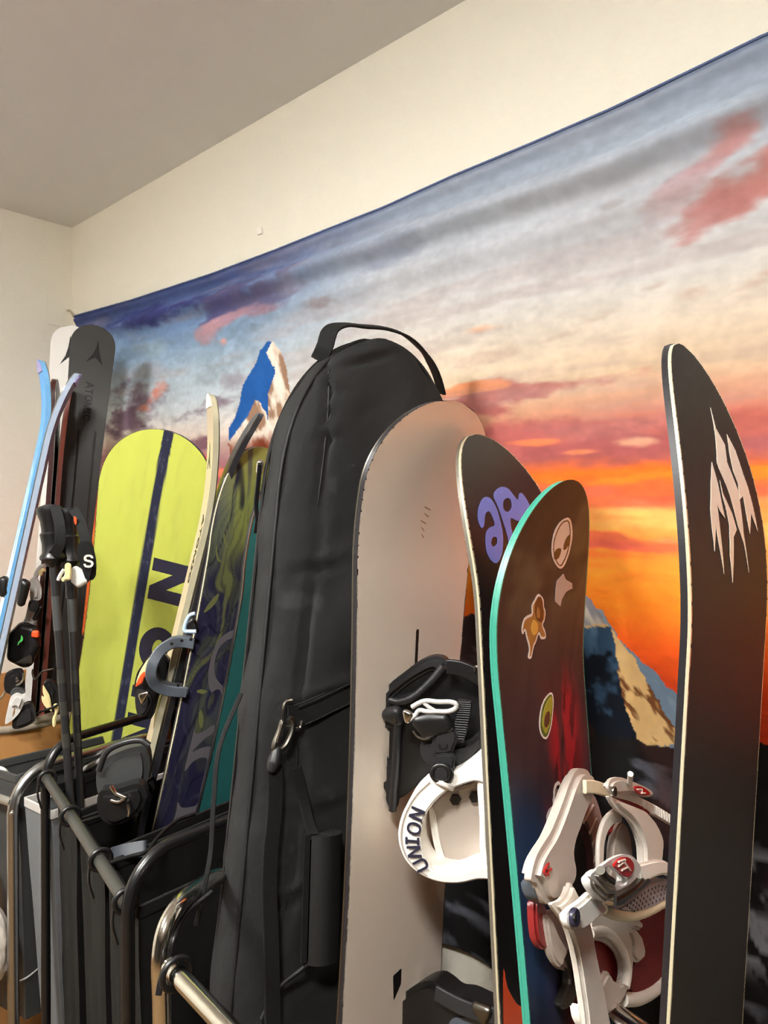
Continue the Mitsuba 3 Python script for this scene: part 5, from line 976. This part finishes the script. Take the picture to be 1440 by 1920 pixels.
put(bd, 'heel_block', soft_plate([[-2.0298,0.7945,1.1552],[-2.0144,0.809,1.1552],[-2.0123,0.8108,1.1411],[-2.0184,0.805,1.127],[-2.0297,0.7944,1.1326]], .05, DV, n=3, bevel=.006), 'm_dark_plastic', 40)
put(bd, 'brake_arm', tube([[-2.0289,0.8094,1.2133],[-2.0249,0.8134,1.2303],[-2.0177,0.8202,1.243],[-2.0105,0.827,1.2473]], .006, 8, sm=5), 'm_silver_plastic', 50)
put(bd, 'brake_arm', tube([[-2.0095,0.8141,1.2227],[-2.0065,0.817,1.234],[-2.0003,0.8228,1.2368]], .006, 8, sm=5), 'm_cream_plastic', 50)
put(bd, 'side_lug', hull([[-2.0183,0.8049,1.1101],[-2.0122,0.8108,1.127],[-2.0081,0.8147,1.1355]], .008), 'm_black_plastic', 40)
bd = part_of(k, 'binding')
put('', bd, hull([[-2.0655,0.7739,1.0606],[-2.0511,0.7876,1.0775],[-2.0346,0.803,1.0719],[-2.0303,0.8068,1.0351],[-2.0467,0.7911,0.9983],[-2.0673,0.7718,1.0097]], [.018, .02, .018, .018, .022, .02], 2), 'm_black_plastic', 50)
put(bd, 'green_mark', soft_plate([[-2.0085,0.7658,1.0697],[-2.0054,0.7686,1.0628],[-2.0064,0.7677,1.0545],[-2.0114,0.7629,1.0503],[-2.0154,0.7591,1.0434],[-2.0144,0.7601,1.0517],[-2.0104,0.7639,1.0572]], .003, DV, n=3, bevel=.0006), 'm_green', 40)
put(bd, 'release_button', hull([[-2.0099,0.7987,1.0724],[-2.0048,0.8035,1.0724],[-2.0048,0.8035,1.064],[-2.0109,0.7978,1.0654]], .006), 'm_orange', 40)
put(bd, 'side_plate', soft_plate([[-2.0568,0.7678,0.9947],[-2.0405,0.7833,1.006],[-2.0241,0.7988,1.0201],[-2.024,0.7986,0.9905],[-2.0394,0.7842,0.9905]], .03, DV, n=1, bevel=.003, smooth=False), 'm_steel_dark', 40)
bd = part_of('ski_002', 'binding')
put('', bd, soft_plate([[-1.9784,0.7179,0.9837],[-1.951,0.7437,0.9918],[-1.945,0.7491,0.9596],[-1.9469,0.7471,0.93],[-1.9665,0.7287,0.9327],[-1.9802,0.7159,0.9461]], .05, DV, n=4, bevel=.01), 'm_black_plastic', 40)
put(bd, 'heel_lever', soft_plate([[-1.9378,0.7003,0.873],[-1.934,0.7041,0.9032],[-1.9284,0.7096,0.9321],[-1.9179,0.7195,0.944],[-1.9074,0.7294,0.9387],[-1.9006,0.7357,0.9374],[-1.9091,0.7275,0.9032],[-1.9206,0.7166,0.8835],[-1.932,0.7057,0.873]], .03, DV, n=4, bevel=.008, holes=([[-1.9235,0.7139,0.898],[-1.9207,0.7167,0.9085],[-1.9206,0.7166,0.8953],[-1.9244,0.713,0.8874]],)), 'm_silver_plastic', 40)
put(bd, 'lever_neck', soft_plate([[-1.9494,0.7174,0.943],[-1.9398,0.7265,0.9536],[-1.9243,0.741,0.9456],[-1.9261,0.7391,0.9297],[-1.9455,0.721,0.9324]], .04, DV, n=3, bevel=.006), 'm_mid_grey', 40)
for pth in [[[-1.9524,0.7147,0.9656],[-1.9447,0.722,0.9695],[-1.937,0.7293,0.9775]],[[-1.9514,0.7156,0.9616],[-1.9418,0.7247,0.9656],[-1.935,0.7311,0.9709]],[[-1.9495,0.7174,0.9563],[-1.934,0.732,0.9603],[-1.9263,0.7393,0.9749],[-1.9264,0.7394,0.9881]],[[-1.9687,0.6991,0.9231],[-1.962,0.7055,0.935],[-1.9591,0.7083,0.9443]]]: put(bd, 'wire', tube(pth, .0028, 8, sm=4), 'm_chrome', 50)
put(bd, 'foot_plate', soft_plate([[-1.95,0.7302,0.8951],[-1.9306,0.7485,0.9111],[-1.9189,0.7595,0.9058],[-1.9148,0.763,0.8684],[-1.9401,0.7391,0.8524],[-1.9557,0.7245,0.8577]], .05, DV, n=4, bevel=.01), 'm_dark_plastic', 40)
put(bd, 'toe_wing', hull([[-2.0102,0.7172,1.21],[-2.0043,0.7228,1.2127],[-2.0042,0.7227,1.1856]], [.012, .014, .014]), 'm_black_plastic', 40)
put(bd, 'toe_wing', hull([[-1.9687,0.7562,1.21],[-1.9647,0.7599,1.2046],[-1.9686,0.7561,1.1829],[-1.9724,0.7523,1.1584]], [.010, .012, .012, .01]), 'm_black_plastic', 40)
bd = part_of('ski_005', 'binding')
put('', bd, soft_plate([[-1.9809,0.8113,0.9432],[-1.9667,0.8247,0.9515],[-1.9544,0.836,0.9292],[-1.9584,0.8321,0.8944],[-1.9665,0.8244,0.8902],[-1.9747,0.8169,0.9153]], .05, DV, n=4, bevel=.01), 'm_black_plastic', 40)
put(bd, 'side_arm', soft_plate([[-1.9514,0.7978,0.9447],[-1.9464,0.8025,0.9337],[-1.9403,0.8081,0.9186],[-1.9372,0.8108,0.9008],[-1.9351,0.8126,0.8761],[-1.9381,0.8098,0.8789],[-1.9462,0.8023,0.8871],[-1.9532,0.7958,0.9036],[-1.9543,0.7949,0.9173],[-1.9493,0.7996,0.9145],[-1.9523,0.7968,0.9282]], .012, DV, n=3, bevel=.003), 'm_cream_plastic', 40)
put(bd, 'side_arm', soft_plate([[-1.9221,0.8112,0.8952],[-1.9152,0.8178,0.898],[-1.9121,0.8205,0.8843],[-1.9161,0.8167,0.8652],[-1.918,0.8147,0.8434],[-1.9229,0.8101,0.842],[-1.924,0.8092,0.8598],[-1.9191,0.8139,0.8761]], .012, DV, n=3, bevel=.003), 'm_cream_plastic', 40)
put(bd, 'brake_wire', tube([[-1.9705,0.7802,0.9845],[-1.9715,0.7792,0.9749],[-1.9674,0.7829,0.9584],[-1.9605,0.7895,0.9666],[-1.9525,0.7971,0.979],[-1.9326,0.8159,0.9858]], .0026, 8, sm=5), 'm_steel_dark', 50)
put(bd, 'brake_wire', tube([[-1.9515,0.7697,0.8694],[-1.9338,0.7865,0.8816],[-1.9121,0.807,0.8924],[-1.9002,0.8181,0.9006]], .003, 8, sm=5), 'm_black_plastic', 50)

k = L('ski_006', 'champagne ski with black lettering leaning beside the yellow green snowboard', 'ski')
b = ski(k, 'tanski', 'm_tan_ski', 'm_gloss_black', 'm_edge_pale', 'm_steel')
put(k, 'logo', decal(b, arrow(b, (.0, .14), .78), 1), 'm_ski_logo')
put(k, 'tip_cap', decal(b, Polygon([(-.07, 0), (.07, 0), (.07, .028), (-.07, .028)]).intersection(Polygon(np.vstack([np.stack([-b.hw(b.q(60)), b.q(60)], 1), np.stack([b.hw(b.q(60))[::-1], b.q(60)[::-1]], 1)]))), 1, .0002, .002), 'm_white_ski')
letters(k, word(b, 'ATOMIC', .026, -.012, .25), 'm_ski_logo')
k = L('ski_007', 'black ski with silver upturned tip standing behind the champagne ski', 'ski')
b = ski(k, 'tanski2', 'm_ski_logo', 'm_steel_dark', 'm_sidewall_black', 'm_steel')

# ------------------------------------------------------------------ ski poles
def pole(k, lab, axis, d, strap_pts, lever):
    L(k, lab, 'ski pole', 'pair of black ski poles')
    P = np.array(axis)
    top, bot = P[0], P[-1]; ax = (bot-top)/np.linalg.norm(bot-top)
    hs = np.array([0, .006, .016, .035, .060, .064, .085, .105, .112, .118, .126, .135])
    rs = np.array([.010, .026, .027, .021, .019, .0235, .0205, .021, .0265, .027, .018, .012])
    put(k, 'grip', sweep(np.array([top + ax*h for h in hs]), circ(1, 18), DV, scale=rs), 'm_black_plastic', 45)
    put(k, 'shaft', tube(np.array([top + ax*h for h in np.linspace(.12, 1.22, 16)]), .0088, 14), 'm_dark_plastic', 50)
    put(k, 'shaft_band', tube(np.array([top + ax*h for h in np.linspace(.20, .275, 4)]), .0096, 14), 'm_mid_grey', 50)
    for h in (.36, .43, .50): put(k, 'shaft_mark', tube(np.array([top + ax*q for q in (h, h+.03)]), .0092, 14), 'm_rod_grey', 50)
    put(k, 'basket', disc(top + ax*1.16, ax, .035, .006, 24), 'm_black_plastic', 40)
    put(k, 'tip', tube(np.array([top + ax*1.2, top + ax*1.25]), .004, 8), 'm_steel')
    put(k, 'strap', strap(strap_pts, .022, .003, DV, 8), 'm_webbing', 50)
    if lever is not None:
        put(k, 'clamp', tube(np.array([top + ax*h for h in (.135, .17, .20)]), .0125, 14), 'm_black_plastic', 50)
        put(k, 'clamp_lever', soft_plate(lever, .012, DV, n=3, bevel=.003), 'm_cream_plastic', 40)
pole('ski_pole', 'black ski pole with flared rubber grip, left one of the pair', [[-1.6489,0.6877,1.407],[-1.6115,0.7177,0.7503]], None, [[-1.6085,0.6845,1.4023],[-1.5917,0.6862,1.3625],[-1.5915,0.6861,1.3228],[-1.6114,0.6809,1.2994]], None)
pole('ski_pole_001', 'black ski pole with metal clamp lever and looped wrist strap, right of the pair', [[-1.6489,0.7288,1.4],[-1.6265,0.7447,0.7502]], None, [[-1.6197,0.7288,1.3965],[-1.5995,0.7338,1.3732],[-1.5811,0.7371,1.3329],[-1.5725,0.7448,1.2866],[-1.5837,0.7477,1.251],[-1.6072,0.7395,1.2711]], [[-1.593,0.698,1.2789],[-1.5839,0.7066,1.2789],[-1.5837,0.7065,1.248],[-1.5912,0.6994,1.2446],[-1.597,0.694,1.2423],[-1.5987,0.6924,1.2491],[-1.5938,0.6971,1.256]])
k = 'ski_pole_001'
m = meshkit.text_mesh('S', .026, .001, bold=True); m.apply_translation([-.009, -.013, 0]); c = np.array([[-1.5589,0.7301,1.2857]][0])
X = np.eye(4); X[:3, 0] = (.39, .92, 0); X[:3, 1] = (0, 0, 1); X[:3, 2] = -DV; X[:3, 3] = c; m.apply_transform(X)
put(k, 'strap_pad', soft_plate([[-1.5879,0.7237,1.3193],[-1.5779,0.7332,1.3285],[-1.5678,0.7427,1.3239],[-1.5626,0.7473,1.2985],[-1.5658,0.744,1.2616],[-1.5725,0.7376,1.2385],[-1.5827,0.7282,1.2731],[-1.5887,0.7228,1.2985]], .006, DV, n=4, bevel=.0015), 'm_black_plastic', 40)
put(k, 'strap_logo', m, 'm_white_print')
put(k, 'clamp_body', hull([[-1.596,0.7225,1.2658],[-1.5876,0.7304,1.2588],[-1.5807,0.7367,1.2426],[-1.5908,0.7272,1.2345],[-1.5976,0.7209,1.2426]], .008), 'm_silver_plastic', 40)
put(k, 'clamp_arm', tube([[-1.6037,0.6877,1.2446],[-1.6004,0.6909,1.256],[-1.5946,0.6964,1.2674]], .004, 8, sm=4), 'm_silver_plastic', 50)
put(k, 'strap_clip', soft_plate([[-1.5998,0.7199,1.3815],[-1.5948,0.7246,1.3769],[-1.5956,0.7237,1.363],[-1.5989,0.7206,1.3676]], .004, DV, n=2, bevel=.001), 'm_orange', 40)

# ------------------------------------------------------------------ laundry sorters that hold the boards, and their bags
def arch(f, bk, z, r=.075, foot=.05):
    f, bk = np.array(f), np.array(bk); d = bk-f; ln_ = np.linalg.norm(d); d /= ln_
    p = lambda t, zz: np.array([f[0]+d[0]*t, f[1]+d[1]*t, zz])
    a = np.linspace(0, np.pi/2, 9)
    pts = [p(0, foot), p(0, z*.5)] + [p(r-r*math.cos(q), z-r+r*math.sin(q)) for q in a] + [p(ln_-r+r*math.sin(q), z-r+r*math.cos(q)) for q in a] + [p(ln_, z*.5), p(ln_, foot)]
    return np.array(pts)
def sorter(k, F1, B1, F2, B2, z, zr, r, tube_m, rod_m, nr):
    put(k, 'side_arch', tube(arch(F1, B1, z), r, 14), tube_m, 50)
    put(k, 'side_arch', tube(arch(F2, B2, z), r, 14), tube_m, 50)
    put(k, 'front_rod', tube([(*F1, zr), (*F2, zr)], r*1.05, 14), rod_m, 50)
    put(k, 'bottom_bar', tube([(*F1, .11), (*F2, .11)], r, 12), tube_m, 50)
    put(k, 'bottom_bar', tube([(*B1, .11), (*B2, .11)], r, 12), tube_m, 50)
    put(k, 'side_bar', tube([(*F1, .13), (*B1, .13)], r, 12), tube_m, 50)
    put(k, 'side_bar', tube([(*F2, .13), (*B2, .13)], r, 12), tube_m, 50)
    for c in (F1, B1, F2, B2): put(k, 'foot', disc((c[0], c[1], .026), (0, 0, 1), .022, .052, 18), 'm_black_plastic')
RP = [[-1.6366,0.6732,0.82],[-1.3896,0.6178,0.82],[-1.1801,0.575,0.82],[-1.0176,0.537,0.82]]
F1, F2 = RP[0][:2], RP[3][:2]
k = L('laundry_sorter', 'black tube laundry sorter with a grey front rod holding skis and boards upright', 'laundry sorter')
sorter(k, F1, (F1[0]-.085, F1[1]+.40), F2, (F2[0]-.02, F2[1]+.40), .885, .82, .0098, 'm_black_tube', 'm_rod_grey', 4)
rd = np.array(RP[3])-np.array(RP[0]); rd /= np.linalg.norm(rd); rn = np.array([-rd[1], rd[0], 0])
for q in (np.array(RP[0])+rd*.022, RP[1], RP[2], np.array(RP[3])-rd*.012):
    q = np.array(q); put(k, 'hook_ring', tube([q + rn*.0165*math.cos(a) + np.array([0, 0, .0165*math.sin(a)]) for a in np.linspace(0, 2*np.pi, 24, endpoint=False)], .0042, 8, True), 'm_black_plastic', 50)
    put(k, 'hook_tail', strap([q - rn*.017, q - rn*.019 + np.array([0, 0, -.03]), q - rn*.012 + np.array([0, 0, -.06])], .006, .004, rn, 5), 'm_black_plastic', 50)
for pth in ([[-1.3367,0.612,0.825],[-1.3355,0.652,0.825],[-1.3486,0.7011,0.825],[-1.3887,0.7517,0.825],[-1.4317,0.8164,0.825]], [[-1.3243,0.6864,0.84],[-1.3658,0.7347,0.84],[-1.4086,0.7984,0.84]], [[-1.1487,0.575,0.825],[-1.1448,0.609,0.825],[-1.1425,0.6375,0.825],[-1.177,0.6771,0.825],[-1.213,0.7346,0.825],[-1.2171,0.7765,0.825]], [[-1.4667,0.7094,0.86],[-1.5445,0.7615,0.86],[-1.5836,0.8032,0.86],[-1.5891,0.8394,0.86],[-1.5372,0.8569,0.86]]):
    put(k, 'bag_wire', tube(pth, .0036, 8, sm=6), 'm_black_plastic', 50)
put(k, 'cross_bar', tube([(F1[0]-.04, F1[1]+.20, .80), (F1[0]-.085, F1[1]+.40, .80)], .006, 10), 'm_black_tube', 50)

def hamper(k, lab, cat_grp, corners, z0, z1, mat_, hem_m, seed, taper=.92, amp=.010):
    L(k, lab, 'laundry bag', cat_grp)
    C = np.array(corners, float); per = []
    for i in range(4):
        for t in np.linspace(0, 1, 22, endpoint=False): per.append(C[i]*(1-t)+C[(i+1) % 4]*t)
    per = np.array(per); c0 = per.mean(0); R_ = []
    for z in np.linspace(z1, z0, 40):
        f = taper + (1-taper)*((z-z0)/(z1-z0))
        nz = fb(per[:, 0]*22, per[:, 1]*22, 3, seed, z*2.5)-.5
        q = c0 + (per-c0)*f; dirn = (per-c0)/np.linalg.norm(per-c0, axis=1, keepdims=True)
        q = q + dirn*(nz*2*amp*min(1, (z1-z)/.08+.15))[:, None]
        R_.append(np.column_stack([q, np.full(len(q), z)]))
    R_ = np.array(R_)
    n, m = R_.shape[:2]; V = R_.reshape(-1, 3); F = []
    for i in range(n-1):
        for j in range(m):
            kx = (j+1) % m; F += [[i*m+j, i*m+kx, (i+1)*m+kx], [i*m+j, (i+1)*m+kx, (i+1)*m+j]]
    V = np.vstack([V, R_[-1].mean(0)]); F += [[(n-1)*m+j, (n-1)*m+(j+1) % m, len(V)-1] for j in range(m)]
    put(k, 'body', trimesh.Trimesh(V, F, process=False), mat_, 50)
    put(k, 'hem', sweep(R_[0], rrect(.006, .020, .002), (0, 0, 1), True), hem_m, 50)
    return R_
def lerp(a, b, t): return (a[0]+(b[0]-a[0])*t, a[1]+(b[1]-a[1])*t)
B1, B2 = (F1[0]-.085, F1[1]+.40), (F2[0]-.02, F2[1]+.40)
for i, lab in enumerate(('dark grey laundry bag in the left slot of the black sorter', 'dark grey laundry bag in the middle slot of the black sorter', 'dark grey laundry bag in the right slot of the black sorter')):
    a, c = i/3+.03, (i+1)/3-.03
    q = [lerp(F1, F2, a), lerp(F1, F2, c), lerp(B1, B2, c), lerp(B1, B2, a)]
    q = [lerp(q[0], q[3], .06), lerp(q[1], q[2], .06), lerp(q[1], q[2], .96), lerp(q[0], q[3], .96)]
    hamper('laundry_bag' if i == 0 else f'laundry_bag_{i:03d}', lab, 'dark bags of the black sorter', q, .135, .79, 'm_hamper_dark', 'm_hamper_dark', 300+i)

k = L('laundry_sorter_001', 'silver tube laundry sorter at far left with a pale grey bag', 'laundry sorter')
S1 = [[-1.7628,0.6526,0.74]][0]; SF = (S1[0], S1[1]); SB = (S1[0]-.03, S1[1]+.42); SF0 = (SF[0]-.26, SF[1]-.055); SB0 = (SB[0]-.26, SB[1]-.055)
put(k, 'side_arch', tube(arch(SF, SB, .80, .09), .0125, 14), 'm_alu', 50)
put(k, 'bottom_bar', tube([(*SF, .12), (*SF0, .12)], .011, 12), 'm_alu', 50)
put(k, 'side_bar', tube([(*SF, .14), (*SB, .14)], .009, 12), 'm_white_plastic', 50)
put(k, 'front_rod', tube([(*SF, .735), (*SF0, .735)], .011, 12), 'm_alu', 50)
put(k, 'rivet', hull([(SF[0]+.012, SF[1]-.006, .715)], .006), 'm_steel')
for c in (SF, SB): put(k, 'foot', disc((c[0], c[1], .026), (0, 0, 1), .022, .052, 18), 'm_black_plastic')
gx = SF[0]+.035
hamper('laundry_bag_003', 'pale grey laundry bag with white piping hanging beside the silver arch', None, [(gx-.02, SF[1]+.02), (gx+.10, SF[1]+.03), (gx+.06, SF[1]+.40), (gx-.05, SF[1]+.40)], .20, .735, 'm_hamper_grey', 'm_hamper_hem', 311, .82, .006)
hamper('laundry_bag_004', 'dark grey laundry bag at far left behind the silver arch', None, [(SF[0]-.165, SF[1]-.01), (SF[0]-.03, SF[1]+.02), (SF[0]-.06, SF[1]+.34), (SF[0]-.165, SF[1]+.32)], .20, .775, 'm_mid_grey', 'm_mid_grey', 317, .85, .012)
k = 'laundry_bag_003'
put(k, 'piping', tube([[-1.8083,0.6837,0.7388],[-1.8043,0.6867,0.6444],[-1.8086,0.6952,0.49],[-1.8222,0.7086,0.3405],[-1.848,0.7246,0.2172]], .005, 8, sm=6), 'm_hamper_hem', 50)
put(k, 'piping', tube([[-1.8554,0.6942,0.716],[-1.8557,0.6927,0.5761],[-1.8618,0.6995,0.4181],[-1.8663,0.7083,0.329]], .005, 8, sm=6), 'm_cream_plastic', 50)
put(k, 'frame_wire', tube([[-1.8622,0.6608,0.7865],[-1.853,0.6694,0.779],[-1.882,0.6969,0.7443]], .005, 8, sm=5), 'm_white_plastic', 50)
put(k, 'frame_wire', tube([[-1.8622,0.6608,0.7714],[-1.8653,0.6714,0.7552],[-1.8684,0.6821,0.7363]], .005, 8, sm=5), 'm_white_plastic', 50)
put(k, 'clip', hull([[-1.8155,0.677,0.7512],[-1.8065,0.6855,0.7438],[-1.8101,0.682,0.7363]], .006), 'm_white_plastic', 40)
put(k, 'bottom_stay', tube([[-1.8685,0.7326,0.1962],[-1.8349,0.7369,0.2223],[-1.8007,0.7419,0.2481]], .006, 8, sm=4), 'm_hamper_hem', 50)
put(k, 'bottom_stay', tube([[-1.9077,0.7505,0.1671],[-1.8756,0.7532,0.1646]], .006, 8, sm=4), 'm_hamper_hem', 50)
put(k, 'cord', tube([[-1.8036,0.6572,0.298],[-1.8015,0.6729,0.3002],[-1.8024,0.6995,0.3],[-1.8074,0.736,0.3117]], .0022, 6, sm=5), 'm_hamper_hem', 50)
put(k, 'handle', tube([[-1.8227,0.8348,0.7437],[-1.7649,0.8619,0.7797],[-1.7344,0.8908,0.8007],[-1.7494,0.9042,0.8101]], .006, 8, sm=6), 'm_hamper_hem', 50)

CP = [[-0.8417,0.5003,0.82],[-0.703,0.486,0.82]]; cf = np.array(CP[0]); cd_ = np.array(CP[1])-cf; cd_ /= np.linalg.norm(cd_); ce = cf + cd_*.66
k = L('laundry_sorter_002', 'chrome tube laundry sorter in the foreground below the board bag', 'laundry sorter')
put(k, 'side_arch', tube([[-0.8521,0.497,0.6346],[-0.8541,0.4962,0.7703],[-0.8553,0.4955,0.8246],[-0.8635,0.5087,0.8589],[-0.8804,0.541,0.8714],[-0.9139,0.5917,0.8624],[-0.9538,0.6501,0.8423],[-0.987,0.7009,0.8067],[-0.9901,0.7113,0.7417],[-0.9854,0.7138,0.5017]], .0118, 14, sm=6), 'm_chrome', 50)
put(k, 'side_arch', tube(arch(tuple(ce[:2]), (ce[0]+.02, ce[1]+.42), .885), .0112, 14), 'm_chrome', 50)
put(k, 'front_rod', tube([cf, ce], .0118, 14), 'm_chrome', 50)
put(k, 'bottom_bar', tube([(*cf[:2], .11), (*ce[:2], .11)], .0112, 12), 'm_chrome', 50)
lf = np.array([[-0.8521,0.497,0.6346]][0]); lb = np.array([[-0.9854,0.7138,0.5017]][0])
for q, qz in ((lf, lf[2]+.01), (lb, lb[2]+.01)):
    put(k, 'leg', tube([(q[0], q[1], qz), (q[0], q[1], .05)], .0118, 14), 'm_chrome', 50)
    put(k, 'foot', disc((q[0], q[1], .026), (0, 0, 1), .022, .052, 18), 'm_black_plastic')
for q in (ce, ce + np.array([.02, .42, 0])): put(k, 'foot', disc((q[0], q[1], .026), (0, 0, 1), .022, .052, 18), 'm_black_plastic')
put(k, 'hook_ring', tube([cf + cd_*.02 + np.array([-cd_[1], cd_[0], 0])*.019*math.cos(a) + np.array([0, 0, .019*math.sin(a)]) for a in np.linspace(0, 2*np.pi, 24, endpoint=False)], .0042, 8, True), 'm_black_plastic', 50)
put(k, 'hook_tail', strap([[-0.8409,0.4953,0.8226],[-0.8412,0.488,0.8083],[-0.8391,0.4831,0.7929]], .008, .004, (.7, -.7, 0), 6), 'm_black_plastic', 50)
put(k, 'bag_wire', tube([[-0.8469,0.5034,0.828],[-0.851,0.5135,0.8494],[-0.8751,0.5458,0.8572],[-0.8757,0.5865,0.8703]], .0036, 8, sm=6), 'm_black_plastic', 50)
bz = [[-0.4175,0.8423,0.8],[-0.374,0.832,0.8]]; bv = np.array(bz[1])-np.array(bz[0])
put(k, 'brace', tube([bz[0], np.array(bz[0])+bv*3.0], .007, 12), 'm_chrome', 50)
put(k, 'brace_cap', hull([[-0.4212,0.861,0.78],[-0.4111,0.8546,0.78],[-0.4004,0.8493,0.78]], .008), 'm_white_plastic', 40)

k = L('paper_scrap', 'pale pointed scrap of paper between the chrome arch and the board bag', 'paper')
put('', k, plate(Polygon(np.array([(p[0], p[2]) for p in [[-1.1092,0.72,0.6398],[-1.0565,0.72,0.6773],[-1.0534,0.72,0.6588]]])), .004, (0, .72, 0), (1, 0, 0), (0, 0, 1), .001), 'm_paper')

# ------------------------------------------------------------------ carton and plastic bag at far left
k = L('cardboard_box', 'tall brown cardboard box with worn rim at far left holding the skis', 'box')
bx0, bx1, by0, by1, bz1, t = -2.71, -2.00, .50, 1.195, .832, .006
for nm, m in (('panel', box(bx1-t, bx1, by0, by1, 0, bz1)), ('panel', box(bx0, bx0+t, by0, by1, 0, bz1)), ('panel', box(bx0+t, bx1-t, by0, by0+t, 0, bz1)), ('panel', box(bx0+t, bx1-t, by1-t, by1, 0, bz1))): put(k, nm, m, 'm_cardboard')
put(k, 'rim', tube([(bx1-.004, y, bz1 + .004*math.sin(y*30)) for y in np.linspace(by0, by1, 24)], .011, 8), 'm_card_edge', 50)
put(k, 'rim_tear', hull([(bx1-.004, .80, bz1+.008), (bx1-.004, .84, bz1+.012)], .012), 'm_card_edge', 40)
put(k, 'crease', tube([(bx1+.0008, y, bz1-.10-.03*(y-.7)) for y in np.linspace(by0+.02, by1-.02, 8)], .0015, 6), 'm_card_edge')

k = L('plastic_bag', 'crumpled white plastic bag hanging by the silver laundry sorter at far left edge', 'bag')
s_ = trimesh.creation.icosphere(subdivisions=4); v = s_.vertices
n_ = fb(v[:, 0]*2.2+v[:, 2]*1.4, v[:, 1]*2.2+v[:, 2], 4, 401)
c = np.array([[-1.8343,0.6017,0.4007]][0]); top = np.array([SF[0]-.15, SF[1]-.028, .735])
r_ = (.75+.5*n_)[:, None]*np.array([.065, .065, .105])
v2 = v*r_ + c
put(k, 'body', trimesh.Trimesh(v2, s_.faces, process=False), 'm_white_bag', 60)
nk = np.array([c + np.array([0, 0, .08]), c + np.array([0, 0, .15]), c*.5 + top*.5 + np.array([0, 0, .05]), top + np.array([0, -.002, .014])])
put(k, 'neck', sweep(catmull(nk, 8), circ(1, 10), (1, 0, 0), scale=np.linspace(.035, .008, 25)), 'm_white_bag', 60)
